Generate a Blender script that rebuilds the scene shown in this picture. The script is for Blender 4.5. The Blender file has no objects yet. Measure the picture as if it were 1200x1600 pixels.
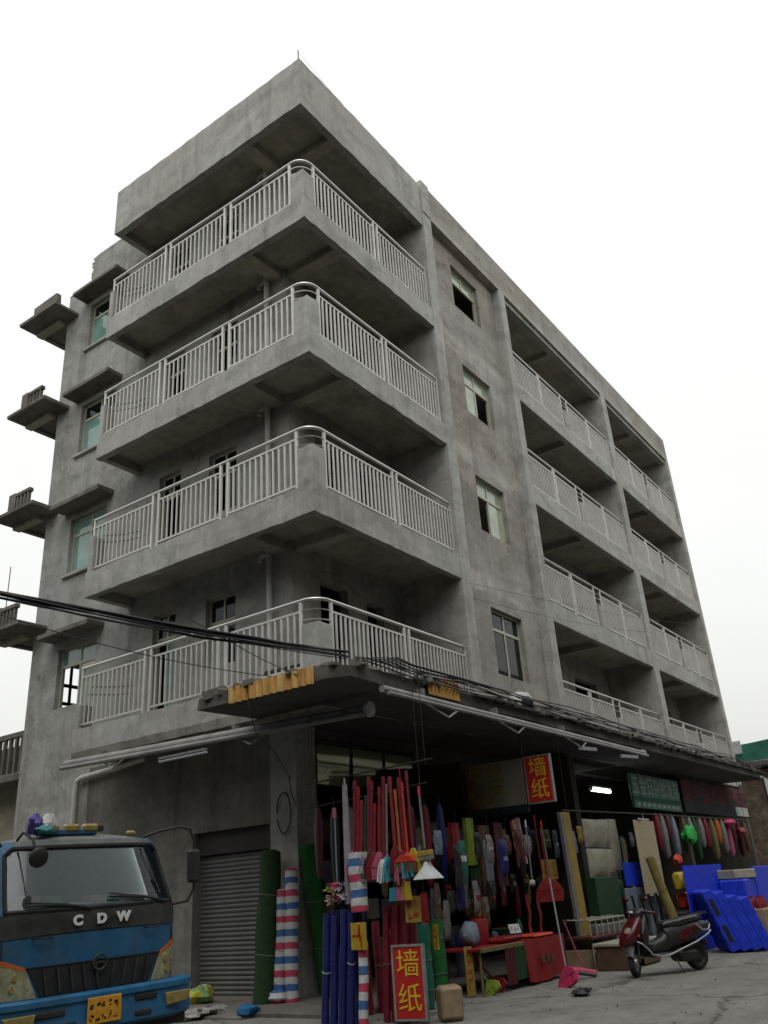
import bpy, math, random
from mathutils import Vector, Matrix
random.seed(11)
SC = bpy.context.scene
COL = SC.collection

# ------------------------------------------------------------------ camera
cam_data = bpy.data.cameras.new('camera')
cam_data.sensor_fit = 'VERTICAL'; cam_data.sensor_height = 36.0
cam_data.lens = 1330.9 / 1600 * 36
cam_data.clip_start = 0.05; cam_data.clip_end = 3000
cam = bpy.data.objects.new('camera', cam_data); COL.objects.link(cam)
YAW, PITCH, ROLL = 0.5990, 0.4238, -0.0714
_f = Vector((math.cos(PITCH)*math.cos(YAW), math.cos(PITCH)*math.sin(YAW), math.sin(PITCH)))
_r = Vector((math.sin(YAW), -math.cos(YAW), 0)); _u = _r.cross(_f)
_R = math.cos(ROLL)*_r + math.sin(ROLL)*_u
_U = -math.sin(ROLL)*_r + math.cos(ROLL)*_u
M = Matrix((( _R.x, _U.x, -_f.x, -9.3824), (_R.y, _U.y, -_f.y, -7.7128), (_R.z, _U.z, -_f.z, 1.2656), (0, 0, 0, 1)))
cam.matrix_world = M
SC.camera = cam

# ------------------------------------------------------------------ world: overcast evening sky
SUN_EL, SUN_AZ = math.radians(58), math.radians(215)
world = bpy.data.worlds.new('World'); SC.world = world; world.use_nodes = True
wn, wl = world.node_tree.nodes, world.node_tree.links
wn.clear()
w_out = wn.new('ShaderNodeOutputWorld')
w_bg1 = wn.new('ShaderNodeBackground'); w_bg2 = wn.new('ShaderNodeBackground'); w_add = wn.new('ShaderNodeAddShader')
w_sky = wn.new('ShaderNodeTexSky'); w_sky.sky_type = 'NISHITA'; w_sky.sun_disc = False
w_sky.sun_elevation = SUN_EL; w_sky.sun_rotation = math.radians(90) - SUN_AZ
w_sky.dust_density = 6.0; w_sky.air_density = 1.2
w_hs = wn.new('ShaderNodeHueSaturation'); w_hs.inputs['Saturation'].default_value = 0.15
wl.new(w_sky.outputs[0], w_hs.inputs['Color']); wl.new(w_hs.outputs[0], w_bg1.inputs[0])
w_bg1.inputs[1].default_value = 0.05
# cloud deck: bright overhead, a little greyer towards the horizon, soft unevenness
w_tc = wn.new('ShaderNodeTexCoord'); w_sep = wn.new('ShaderNodeSeparateXYZ')
wl.new(w_tc.outputs['Generated'], w_sep.inputs[0])
w_ramp = wn.new('ShaderNodeValToRGB')
w_ramp.color_ramp.elements[0].position = 0.0; w_ramp.color_ramp.elements[0].color = (0.66, 0.665, 0.615, 1)
w_ramp.color_ramp.elements[1].position = 1.0; w_ramp.color_ramp.elements[1].color = (1.10, 1.12, 1.12, 1)
e = w_ramp.color_ramp.elements.new(0.32); e.color = (0.88, 0.888, 0.852, 1)
wl.new(w_sep.outputs[2], w_ramp.inputs[0])
w_noise = wn.new('ShaderNodeTexNoise'); w_noise.inputs['Scale'].default_value = 2.2; w_noise.inputs['Detail'].default_value = 5
wl.new(w_tc.outputs['Generated'], w_noise.inputs['Vector'])
w_map = wn.new('ShaderNodeMapRange'); w_map.inputs['To Min'].default_value = 0.93; w_map.inputs['To Max'].default_value = 1.07
wl.new(w_noise.outputs[0], w_map.inputs['Value'])
w_mul = wn.new('ShaderNodeVectorMath'); w_mul.operation = 'SCALE'
wl.new(w_ramp.outputs[0], w_mul.inputs[0]); wl.new(w_map.outputs[0], w_mul.inputs['Scale'])
wl.new(w_mul.outputs[0], w_bg2.inputs[0]); w_bg2.inputs[1].default_value = 0.92
wl.new(w_bg1.outputs[0], w_add.inputs[0]); wl.new(w_bg2.outputs[0], w_add.inputs[1]); wl.new(w_add.outputs[0], w_out.inputs[0])

sun_d = bpy.data.lights.new('sun', 'SUN'); sun_d.energy = 0.5; sun_d.angle = math.radians(40); sun_d.color = (1.0, 0.97, 0.93)
sun = bpy.data.objects.new('sun', sun_d); COL.objects.link(sun)
_d = Vector((math.cos(SUN_EL)*math.cos(SUN_AZ), math.cos(SUN_EL)*math.sin(SUN_AZ), math.sin(SUN_EL)))
sun.rotation_euler = _d.to_track_quat('Z', 'Y').to_euler(); sun.location = (0, -10, 40)

SC.view_settings.view_transform = 'Standard'; SC.view_settings.look = 'None'
SC.view_settings.exposure = 0.0; SC.view_settings.gamma = 1.0; SC.view_settings.use_curve_mapping = False
SC.render.engine = 'CYCLES'
SC.cycles.use_denoising = True
SC.cycles.max_bounces = 6; SC.cycles.diffuse_bounces = 4; SC.cycles.glossy_bounces = 3
SC.cycles.transmission_bounces = 4; SC.cycles.transparent_max_bounces = 8
SC.cycles.caustics_reflective = False; SC.cycles.caustics_refractive = False

# ------------------------------------------------------------------ mesh helpers
class MB:
    def __init__(s): s.v = []; s.f = []
    def add(s, vs, fs):
        o = len(s.v); s.v += [tuple(v) for v in vs]; s.f += [tuple(i+o for i in f) for f in fs]; return s
    def box(s, x0, y0, z0, x1, y1, z1):
        if x0 > x1: x0, x1 = x1, x0
        if y0 > y1: y0, y1 = y1, y0
        if z0 > z1: z0, z1 = z1, z0
        return s.add([(x0,y0,z0),(x1,y0,z0),(x1,y1,z0),(x0,y1,z0),(x0,y0,z1),(x1,y0,z1),(x1,y1,z1),(x0,y1,z1)],
                     [(0,3,2,1),(4,5,6,7),(0,1,5,4),(1,2,6,5),(2,3,7,6),(3,0,4,7)])
    def obox(s, c, ax, ay, az):           # centre and three half-axis vectors
        c = Vector(c); ax, ay, az = Vector(ax), Vector(ay), Vector(az)
        P = [c+sx*ax+sy*ay+sz*az for sz in (-1,1) for sx, sy in ((-1,-1),(1,-1),(1,1),(-1,1))]
        return s.add(P, [(0,3,2,1),(4,5,6,7),(0,1,5,4),(1,2,6,5),(2,3,7,6),(3,0,4,7)])
    def cbox(s, x0, y0, z0, x1, y1, z1, c):   # box with chamfered edges
        cx, cy, cz = (x0+x1)/2, (y0+y1)/2, (z0+z1)/2; hx, hy, hz = abs(x1-x0)/2, abs(y1-y0)/2, abs(z1-z0)/2
        c = min(c, hx*.95, hy*.95, hz*.95); V = []; idx = {}
        for sx in (-1,1):
            for sy in (-1,1):
                for sz in (-1,1):
                    for a in range(3):
                        d = [hx-c, hy-c, hz-c]; d[a] = [hx, hy, hz][a]
                        idx[(sx,sy,sz,a)] = len(V); V.append((cx+sx*d[0], cy+sy*d[1], cz+sz*d[2]))
        F = []
        for a in range(3):
            b, e2 = (a+1) % 3, (a+2) % 3
            for sg in (-1,1):
                q = []
                for sb, se in ((-1,-1),(1,-1),(1,1),(-1,1)):
                    k = [0,0,0]; k[a] = sg; k[b] = sb; k[e2] = se; q.append(idx[(k[0],k[1],k[2],a)])
                F.append(tuple(q if sg > 0 else q[::-1]))
            for sb in (-1,1):
                for se in (-1,1):
                    k0 = [0,0,0]; k0[a] = -1; k0[b] = sb; k0[e2] = se; k1 = k0[:]; k1[a] = 1
                    q = [idx[(*k0,b)], idx[(*k1,b)], idx[(*k1,e2)], idx[(*k0,e2)]]
                    F.append(tuple(q if sb*se < 0 else q[::-1]))
        for sx in (-1,1):
            for sy in (-1,1):
                for sz in (-1,1):
                    q = [idx[(sx,sy,sz,a)] for a in range(3)]
                    F.append(tuple(q if sx*sy*sz > 0 else q[::-1]))
        return s.add(V, F)
    def cyl(s, p0, p1, r0, r1=None, n=8, cap=True):
        p0, p1 = Vector(p0), Vector(p1); r1 = r0 if r1 is None else r1
        d = (p1-p0).normalized(); a = d.orthogonal().normalized(); b = d.cross(a)
        V = []
        for p, r in ((p0, r0), (p1, r1)):
            for i in range(n):
                t = 2*math.pi*i/n; V.append(p + r*(math.cos(t)*a + math.sin(t)*b))
        F = [(i, (i+1) % n, n+(i+1) % n, n+i) for i in range(n)]
        if cap: F += [tuple(range(n))[::-1], tuple(range(n, 2*n))]
        return s.add(V, F)
    def tube(s, pts, r, n=6, rs=None, cap=True):
        pts = [Vector(p) for p in pts]; V = []; a = None
        for i, p in enumerate(pts):
            d = (pts[min(i+1, len(pts)-1)] - pts[max(i-1, 0)]).normalized()
            a = d.orthogonal().normalized() if a is None else (a - d*a.dot(d)).normalized()
            b = d.cross(a); rr = rs[i] if rs else r
            for k in range(n):
                t = 2*math.pi*k/n; V.append(p + rr*(math.cos(t)*a + math.sin(t)*b))
        F = []
        for i in range(len(pts)-1):
            for k in range(n): F.append((i*n+k, i*n+(k+1) % n, (i+1)*n+(k+1) % n, (i+1)*n+k))
        if cap: F += [tuple(range(n))[::-1], tuple(range((len(pts)-1)*n, len(pts)*n))]
        return s.add(V, F)
    def loft(s, secs, cap=True, closed=True):
        n = len(secs[0]); V = [p for q in secs for p in q]; F = []
        for i in range(len(secs)-1):
            for k in range(n if closed else n-1):
                F.append((i*n+k, i*n+(k+1) % n, (i+1)*n+(k+1) % n, (i+1)*n+k))
        if cap: F += [tuple(range(n))[::-1], tuple(range((len(secs)-1)*n, len(secs)*n))]
        return s.add(V, F)
    def ext(s, pts, o, u, v, w):          # polygon pts (a,b) -> o + a*u + b*v, extruded by w
        o, u, v, w = Vector(o), Vector(u), Vector(v), Vector(w); n = len(pts)
        P = [o+a*u+b*v for a, b in pts]
        return s.add(P+[p+w for p in P], [tuple(range(n))[::-1], tuple(range(n, 2*n))] + [(i, (i+1) % n, n+(i+1) % n, n+i) for i in range(n)])
    def lathe(s, prof, o=(0,0,0), axis=(0,0,1), n=16):
        o = Vector(o); d = Vector(axis).normalized(); a = d.orthogonal().normalized(); b = d.cross(a)
        secs = [[o + d*z + r*(math.cos(2*math.pi*k/n)*a + math.sin(2*math.pi*k/n)*b) for k in range(n)] for r, z in prof]
        return s.loft(secs, cap=True)
    def torus(s, c, axis, R, r, n=24, m=8, sq=1.0):
        c = Vector(c); d = Vector(axis).normalized(); a = d.orthogonal().normalized(); b = d.cross(a); V = []; F = []
        for i in range(n):
            t = 2*math.pi*i/n; e1 = math.cos(t)*a + math.sin(t)*b
            for k in range(m):
                q = 2*math.pi*k/m; V.append(c + e1*(R + r*math.cos(q)) + d*(r*sq*math.sin(q)))
        for i in range(n):
            for k in range(m): F.append((i*m+k, ((i+1) % n)*m+k, ((i+1) % n)*m+(k+1) % m, i*m+(k+1) % m))
        return s.add(V, F)
    def sheet(s, fn, nu, nv, th=0.0):      # fn(u,v)->point, optional thickness along normal-ish
        P = [[Vector(fn(i/nu, j/nv)) for j in range(nv+1)] for i in range(nu+1)]
        V = [P[i][j] for i in range(nu+1) for j in range(nv+1)]; I = lambda i, j: i*(nv+1)+j; F = []
        for i in range(nu):
            for j in range(nv): F.append((I(i,j), I(i+1,j), I(i+1,j+1), I(i,j+1)))
        if th:
            n0 = len(V); W = []
            for i in range(nu+1):
                for j in range(nv+1):
                    du = P[min(i+1,nu)][j]-P[max(i-1,0)][j]; dv = P[i][min(j+1,nv)]-P[i][max(j-1,0)]
                    nn = du.cross(dv); nn = nn.normalized() if nn.length > 1e-9 else Vector((0,0,1)); W.append(P[i][j]-nn*th)
            F += [tuple(x+n0 for x in f[::-1]) for f in F]; V += W
            for i in range(nu): F += [(I(i,0), I(i,0)+n0, I(i+1,0)+n0, I(i+1,0)), (I(i,nv), I(i+1,nv), I(i+1,nv)+n0, I(i,nv)+n0)]
            for j in range(nv): F += [(I(0,j), I(0,j+1), I(0,j+1)+n0, I(0,j)+n0), (I(nu,j), I(nu,j)+n0, I(nu,j+1)+n0, I(nu,j+1))]
        return s.add(V, F)
    def jitter(s, a, seed=1):
        rd = random.Random(seed); s.v = [(x+rd.uniform(-a,a), y+rd.uniform(-a,a), z+rd.uniform(-a,a)) for x, y, z in s.v]; return s
    def build(s, name, mat, parent=None, smooth=False, bevel=0.0):
        me = bpy.data.meshes.new(name); me.from_pydata(s.v, [], s.f); me.validate(); me.materials.append(mat)
        if smooth:
            for p in me.polygons: p.use_smooth = True
            try: me.set_sharp_from_angle(angle=math.radians(40))
            except Exception: pass
        ob = bpy.data.objects.new(name, me); COL.objects.link(ob)
        if parent: ob.parent = parent
        if bevel:
            b = ob.modifiers.new('bevel', 'BEVEL'); b.width = bevel; b.segments = 2; b.limit_method = 'ANGLE'
        return ob

def wall(mb, plane, pos, th, a0, a1, z0, z1, holes):
    """slab in plane x=pos or y=pos (to pos+th), spanning a0..a1 by z0..z1 with rectangular holes (a0,a1,z0,z1)"""
    A = sorted({a0, a1, *[h[0] for h in holes], *[h[1] for h in holes]}); A = [a for a in A if a0 <= a <= a1]
    Z = sorted({z0, z1, *[h[2] for h in holes], *[h[3] for h in holes]}); Z = [z for z in Z if z0 <= z <= z1]
    def P(a, z, d): return (pos+d, a, z) if plane == 'x' else (a, pos+d, z)
    solid = {}
    for i in range(len(A)-1):
        for j in range(len(Z)-1):
            ca, cz = (A[i]+A[i+1])/2, (Z[j]+Z[j+1])/2
            solid[i, j] = not any(h[0] < ca < h[1] and h[2] < cz < h[3] for h in holes)
    for (i, j), on in solid.items():
        if not on: continue
        b0, b1, c0, c1 = A[i], A[i+1], Z[j], Z[j+1]
        for d in (0, th): mb.add([P(b0,c0,d), P(b1,c0,d), P(b1,c1,d), P(b0,c1,d)], [(0,1,2,3)])
        if not solid.get((i-1, j)): mb.add([P(b0,c0,0), P(b0,c0,th), P(b0,c1,th), P(b0,c1,0)], [(0,1,2,3)])
        if not solid.get((i+1, j)): mb.add([P(b1,c0,0), P(b1,c0,th), P(b1,c1,th), P(b1,c1,0)], [(0,1,2,3)])
        if not solid.get((i, j-1)): mb.add([P(b0,c0,0), P(b0,c0,th), P(b1,c0,th), P(b1,c0,0)], [(0,1,2,3)])
        if not solid.get((i, j+1)): mb.add([P(b0,c1,0), P(b0,c1,th), P(b1,c1,th), P(b1,c1,0)], [(0,1,2,3)])
    return mb

def tag(o, label=None, cat=None, group=None, kind=None):
    if label: o['label'] = label
    if cat: o['category'] = cat
    if group: o['group'] = group
    if kind: o['kind'] = kind
    return o
def thing(name, label, cat, loc=(0,0,0), rz=0.0, group=None, rot=None):
    o = bpy.data.objects.new(name, None); COL.objects.link(o); o.empty_display_size = 0.2
    o.location = loc; o.rotation_euler = rot if rot else (0, 0, rz)
    return tag(o, label, cat, group)
def copy_of(o, parent=None, loc=None):
    c = o.copy(); COL.objects.link(c)
    if parent: c.parent = parent
    if loc is not None: c.location = loc
    return c

# ------------------------------------------------------------------ materials
def new_mat(name):
    m = bpy.data.materials.new(name); m.use_nodes = True; nt = m.node_tree
    return m, nt, nt.nodes['Principled BSDF']
def pos_node(nt, local=False, scale=(1,1,1)):
    if local:
        t = nt.nodes.new('ShaderNodeTexCoord'); out = t.outputs['Object']
    else:
        t = nt.nodes.new('ShaderNodeNewGeometry'); out = t.outputs['Position']
    mp = nt.nodes.new('ShaderNodeMapping'); mp.inputs['Scale'].default_value = scale
    nt.links.new(out, mp.inputs['Vector']); return mp.outputs[0]
def noise(nt, vec, scale, detail=4, rough=0.55):
    n = nt.nodes.new('ShaderNodeTexNoise'); n.inputs['Scale'].default_value = scale
    n.inputs['Detail'].default_value = detail; n.inputs['Roughness'].default_value = rough
    nt.links.new(vec, n.inputs['Vector']); return n.outputs[0]
def ramp(nt, fac, stops):
    r = nt.nodes.new('ShaderNodeValToRGB'); els = r.color_ramp.elements
    els[0].position, els[0].color = stops[0][0], (*stops[0][1], 1)
    els[1].position, els[1].color = stops[-1][0], (*stops[-1][1], 1)
    for p, c in stops[1:-1]:
        q = els.new(p); q.color = (*c, 1)
    nt.links.new(fac, r.inputs[0]); return r.outputs[0]
def mix(nt, a, b, fac, mode='MIX'):
    m = nt.nodes.new('ShaderNodeMix'); m.data_type = 'RGBA'; m.blend_type = mode
    for sock, val in ((m.inputs[0], fac), (m.inputs[6], a), (m.inputs[7], b)):
        if isinstance(val, (int, float)): sock.default_value = val
        elif isinstance(val, tuple): sock.default_value = (*val, 1) if len(val) == 3 else val
        else: nt.links.new(val, sock)
    return m.outputs[2]
def bump(nt, bs, h, strength=0.3, dist=0.02):
    b = nt.nodes.new('ShaderNodeBump'); b.inputs['Strength'].default_value = strength; b.inputs['Distance'].default_value = dist
    nt.links.new(h, b.inputs['Height']); nt.links.new(b.outputs[0], bs.inputs['Normal'])

def concrete(name, base=(0.325,0.332,0.312), tint=(0.295,0.288,0.262), dark=0.58, light=1.22, streak=0.45, seed=0.0, band=False, crack=False):
    m, nt, bs = new_mat(name)
    p = pos_node(nt); mp = p.node; mp.inputs['Location'].default_value = (seed, seed*1.7, seed*0.6)
    big = noise(nt, p, 0.45, 5, 0.6); mid = noise(nt, p, 2.9, 8, 0.72); fine = noise(nt, p, 26, 4, 0.6)
    ps = pos_node(nt, scale=(2.6, 2.6, 0.22)); st = noise(nt, ps, 1.0, 5, 0.6)
    trow = noise(nt, pos_node(nt, scale=(1.0, 1.0, 2.2)), 1.1, 3, 0.5)
    c = mix(nt, base, tint, ramp(nt, big, [(0.40,(0,0,0)),(0.62,(1,1,1))]))
    c = mix(nt, c, ramp(nt, mid, [(0.28,(dark,)*3),(0.5,(1,1,1)),(0.72,(light,)*3)]), 0.5, 'MULTIPLY')
    c = mix(nt, c, ramp(nt, trow, [(0.42,(0.80,)*3),(0.47,(1.0,)*3),(0.60,(1.0,)*3),(0.64,(1.16,)*3)]), 0.8, 'MULTIPLY')
    c = mix(nt, c, ramp(nt, st, [(0.30,(0.48,0.47,0.45)),(0.40,(0.80,0.79,0.78)),(0.48,(1,1,1))]), min(1.0, streak*1.5), 'MULTIPLY')
    sm = noise(nt, pos_node(nt, scale=(1, 1, 0.6)), 7.5, 9, 0.74)
    c = mix(nt, c, ramp(nt, sm, [(0.30,(0.70,0.69,0.67)),(0.46,(0.97,)*3),(0.56,(1.0,)*3),(0.70,(1.24,1.24,1.23))]), 0.85, 'MULTIPLY')
    c = mix(nt, c, ramp(nt, fine, [(0.25,(0.82,)*3),(0.75,(1.15,)*3)]), 0.6, 'MULTIPLY')
    # pale lime bloom: thin washed-down runs and scattered blotches
    bl = noise(nt, pos_node(nt, scale=(3.2, 3.2, 0.5)), 1.6, 7, 0.7)
    c = mix(nt, c, ramp(nt, bl, [(0.56,(1,1,1)),(0.66,(1.22,1.22,1.20)),(0.8,(1.35,1.35,1.32))]), 0.8, 'MULTIPLY')
    if crack:
        ck = nt.nodes.new('ShaderNodeTexVoronoi'); ck.feature = 'DISTANCE_TO_EDGE'; ck.inputs['Scale'].default_value = 0.42
        wv = nt.nodes.new('ShaderNodeTexNoise'); wv.inputs['Scale'].default_value = 1.8; wv.inputs['Detail'].default_value = 7; nt.links.new(p, wv.inputs['Vector'])
        s2 = nt.nodes.new('ShaderNodeVectorMath'); s2.operation = 'SCALE'; s2.inputs['Scale'].default_value = 1.3; nt.links.new(wv.outputs['Color'], s2.inputs[0])
        a2 = nt.nodes.new('ShaderNodeVectorMath'); a2.operation = 'ADD'; nt.links.new(p, a2.inputs[0]); nt.links.new(s2.outputs[0], a2.inputs[1]); nt.links.new(a2.outputs[0], ck.inputs['Vector'])
        msk = ramp(nt, big, [(0.45,(0,0,0)),(0.55,(1,1,1))])
        c = mix(nt, c, mix(nt, (1,1,1), ramp(nt, ck.outputs[0], [(0.0,(0.45,)*3),(0.004,(0.6,)*3),(0.009,(1,1,1))]), msk), 0.8, 'MULTIPLY')
    if band:      # floor joints plastered in a paler mortar
        sp = nt.nodes.new('ShaderNodeSeparateXYZ'); nt.links.new(pos_node(nt), sp.inputs[0])
        ad = nt.nodes.new('ShaderNodeMath'); ad.operation = 'MULTIPLY_ADD'; nt.links.new(mid, ad.inputs[0]); ad.inputs[1].default_value = 0.5; nt.links.new(sp.outputs[2], ad.inputs[2])
        fr = nt.nodes.new('ShaderNodeMath'); fr.operation = 'WRAP'; nt.links.new(ad.outputs[0], fr.inputs[0]); fr.inputs[1].default_value = 3.84; fr.inputs[2].default_value = 0.84
        mr = nt.nodes.new('ShaderNodeMapRange'); nt.links.new(fr.outputs[0], mr.inputs['Value']); mr.inputs['From Min'].default_value = 0.84; mr.inputs['From Max'].default_value = 3.84
        c = mix(nt, c, ramp(nt, mr.outputs[0], [(0.0,(1,1,1)),(0.10,(1.0,)*3),(0.14,(1.28,1.29,1.30)),(0.24,(1.24,1.25,1.26)),(0.29,(1,1,1)),(0.75,(0.88,0.87,0.86)),(1.0,(1,1,1))]), 1.0, 'MULTIPLY')
    nt.links.new(c, bs.inputs['Base Color']); bs.inputs['Roughness'].default_value = 0.92
    h = mix(nt, mid, fine, 0.45); bump(nt, bs, h, 0.55, 0.018)
    return m
def plain(name, col, rough=0.6, metal=0.0, var=0.18, scale=9.0, spec=0.4, dirt=0.0, local=True, bumpy=0.0):
    m, nt, bs = new_mat(name)
    n = noise(nt, pos_node(nt, local), scale, 4, 0.6)
    c = mix(nt, col, ramp(nt, n, [(0.25,(1-var*1.6,)*3),(0.75,(1+var,)*3)]), 1.0, 'MULTIPLY')
    if dirt:
        d = noise(nt, pos_node(nt, local), scale*0.35, 6, 0.7)
        c = mix(nt, c, (0.10,0.09,0.075), ramp(nt, d, [(0.45,(0,0,0)),(0.72,(dirt,)*3)]))
    nt.links.new(c, bs.inputs['Base Color'])
    r = ramp(nt, n, [(0.2,(max(rough-0.12,0.02),)*3),(0.8,(min(rough+0.12,1),)*3)]); nt.links.new(r, bs.inputs['Roughness'])
    bs.inputs['Metallic'].default_value = metal; bs.inputs['Specular IOR Level'].default_value = spec
    if bumpy: bump(nt, bs, noise(nt, pos_node(nt, local), scale*4, 4, 0.6), bumpy, 0.01)
    return m
def bands(name, cols, axis=2, period=0.3, rough=0.7, wob=0.02):
    """repeating colour bands along a local axis"""
    m, nt, bs = new_mat(name)
    t = nt.nodes.new('ShaderNodeTexCoord'); s = nt.nodes.new('ShaderNodeSeparateXYZ'); nt.links.new(t.outputs['Object'], s.inputs[0])
    n = noise(nt, t.outputs['Object'], 7, 3); a = nt.nodes.new('ShaderNodeMath'); a.operation = 'MULTIPLY_ADD'
    nt.links.new(n, a.inputs[0]); a.inputs[1].default_value = wob*2; nt.links.new(s.outputs[axis], a.inputs[2])
    d = nt.nodes.new('ShaderNodeMath'); d.operation = 'DIVIDE'; nt.links.new(a.outputs[0], d.inputs[0]); d.inputs[1].default_value = period
    f = nt.nodes.new('ShaderNodeMath'); f.operation = 'FRACT'; nt.links.new(d.outputs[0], f.inputs[0])
    r = nt.nodes.new('ShaderNodeValToRGB'); r.color_ramp.interpolation = 'CONSTANT'
    tot = sum(w for w, c in cols); q = 0
    for i, (w, c) in enumerate(cols):
        el = r.color_ramp.elements[i] if i < 2 else r.color_ramp.elements.new(min(q, 1))
        el.position = q; el.color = (*c, 1); q += w/tot
    nt.links.new(f.outputs[0], r.inputs[0])
    g = noise(nt, t.outputs['Object'], 22, 3)
    c = mix(nt, r.outputs[0], ramp(nt, g, [(0.25,(0.7,)*3),(0.75,(1.1,)*3)]), 0.8, 'MULTIPLY')
    nt.links.new(c, bs.inputs['Base Color']); bs.inputs['Roughness'].default_value = rough
    bump(nt, bs, g, 0.4, 0.02)
    return m
def glass(name, tint=(0.5,0.6,0.58), opacity=0.25, body=(0.3,0.4,0.38), rough=0.03, refl=0.0, ior=1.5, gtint=(1,1,1)):
    """thin pane: tinted see-through, some film of its own colour, mirror by angle"""
    m, nt, bs = new_mat(name); nt.nodes.remove(bs); out = nt.nodes['Material Output']
    tr = nt.nodes.new('ShaderNodeBsdfTransparent'); tr.inputs[0].default_value = (*tint, 1)
    df = nt.nodes.new('ShaderNodeBsdfDiffuse')
    n = noise(nt, pos_node(nt), 3.0, 4)
    nt.links.new(mix(nt, body, ramp(nt, n, [(0.3,(0.75,)*3),(0.7,(1.15,)*3)]), 1.0, 'MULTIPLY'), df.inputs[0])
    gl = nt.nodes.new('ShaderNodeBsdfGlossy'); gl.inputs[0].default_value = (*gtint, 1); gl.inputs['Roughness'].default_value = rough
    m1 = nt.nodes.new('ShaderNodeMixShader'); m1.inputs[0].default_value = opacity
    nt.links.new(tr.outputs[0], m1.inputs[1]); nt.links.new(df.outputs[0], m1.inputs[2])
    fr = nt.nodes.new('ShaderNodeFresnel'); fr.inputs[0].default_value = ior
    ad = nt.nodes.new('ShaderNodeMath'); ad.operation = 'ADD'; ad.use_clamp = True; ad.inputs[1].default_value = refl
    nt.links.new(fr.outputs[0], ad.inputs[0])
    m2 = nt.nodes.new('ShaderNodeMixShader'); nt.links.new(ad.outputs[0], m2.inputs[0])
    nt.links.new(m1.outputs[0], m2.inputs[1]); nt.links.new(gl.outputs[0], m2.inputs[2]); nt.links.new(m2.outputs[0], out.inputs[0])
    return m

M_ = {}
M_['conc'] = concrete('concrete_render', crack=True)
M_['conc_front'] = concrete('concrete_front', base=(0.325,0.315,0.288), tint=(0.285,0.258,0.222), streak=0.3, seed=5, band=True, crack=True)
M_['conc_trim'] = concrete('concrete_trim', base=(0.375,0.378,0.355), tint=(0.345,0.332,0.302), dark=0.65, light=1.2, streak=0.35, seed=9)
M_['conc_soffit'] = concrete('concrete_soffit', base=(0.37,0.34,0.285), tint=(0.32,0.29,0.24), streak=0.1, seed=14)
M_['conc_old'] = concrete('concrete_old', base=(0.17,0.155,0.135), tint=(0.12,0.11,0.095), dark=0.4, light=1.3, streak=0.6, seed=21)
M_['conc_dark'] = concrete('dark_concrete', base=(0.095,0.088,0.075), tint=(0.07,0.065,0.055), dark=0.5, light=1.25, streak=0.3, seed=27)  # near-black base also carries the shade under the canopy and in the shops
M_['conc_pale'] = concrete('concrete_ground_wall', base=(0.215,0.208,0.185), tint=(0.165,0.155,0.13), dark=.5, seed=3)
M_['steel'] = plain('stainless_steel', (0.62,0.61,0.59), rough=0.34, metal=0.85, var=0.06, scale=3)
M_['steel_satin'] = plain('satin_steel', (0.58,0.57,0.54), rough=0.5, metal=0.35, var=0.10, scale=3, dirt=0.12)
M_['pvc'] = plain('pvc_pipe', (0.50,0.49,0.46), rough=0.5, var=0.08, dirt=0.3)
M_['alu'] = plain('aluminium_frame', (0.46,0.45,0.37), rough=0.5, metal=0.2, var=0.06)
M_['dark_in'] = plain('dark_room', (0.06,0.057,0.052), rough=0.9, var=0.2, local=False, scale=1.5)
M_['glass_teal'] = glass('teal_film_glass', (0.35,0.55,0.5), 0.85, (0.22,0.40,0.34), refl=0.02)
M_['glass_green'] = glass('pale_green_film_glass', (0.5,0.6,0.5), 0.85, (0.42,0.50,0.38), refl=0.02)
M_['glass_dark'] = glass('dark_tinted_glass', (0.20,0.26,0.22), 0.30, (0.03,0.05,0.038), refl=0.0, ior=1.3)
M_['glass_film'] = glass('mirror_film_glass', (0.30,0.35,0.30), 0.30, (0.12,0.14,0.10), rough=0.06, refl=0.62, gtint=(.88,.95,.70))
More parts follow.
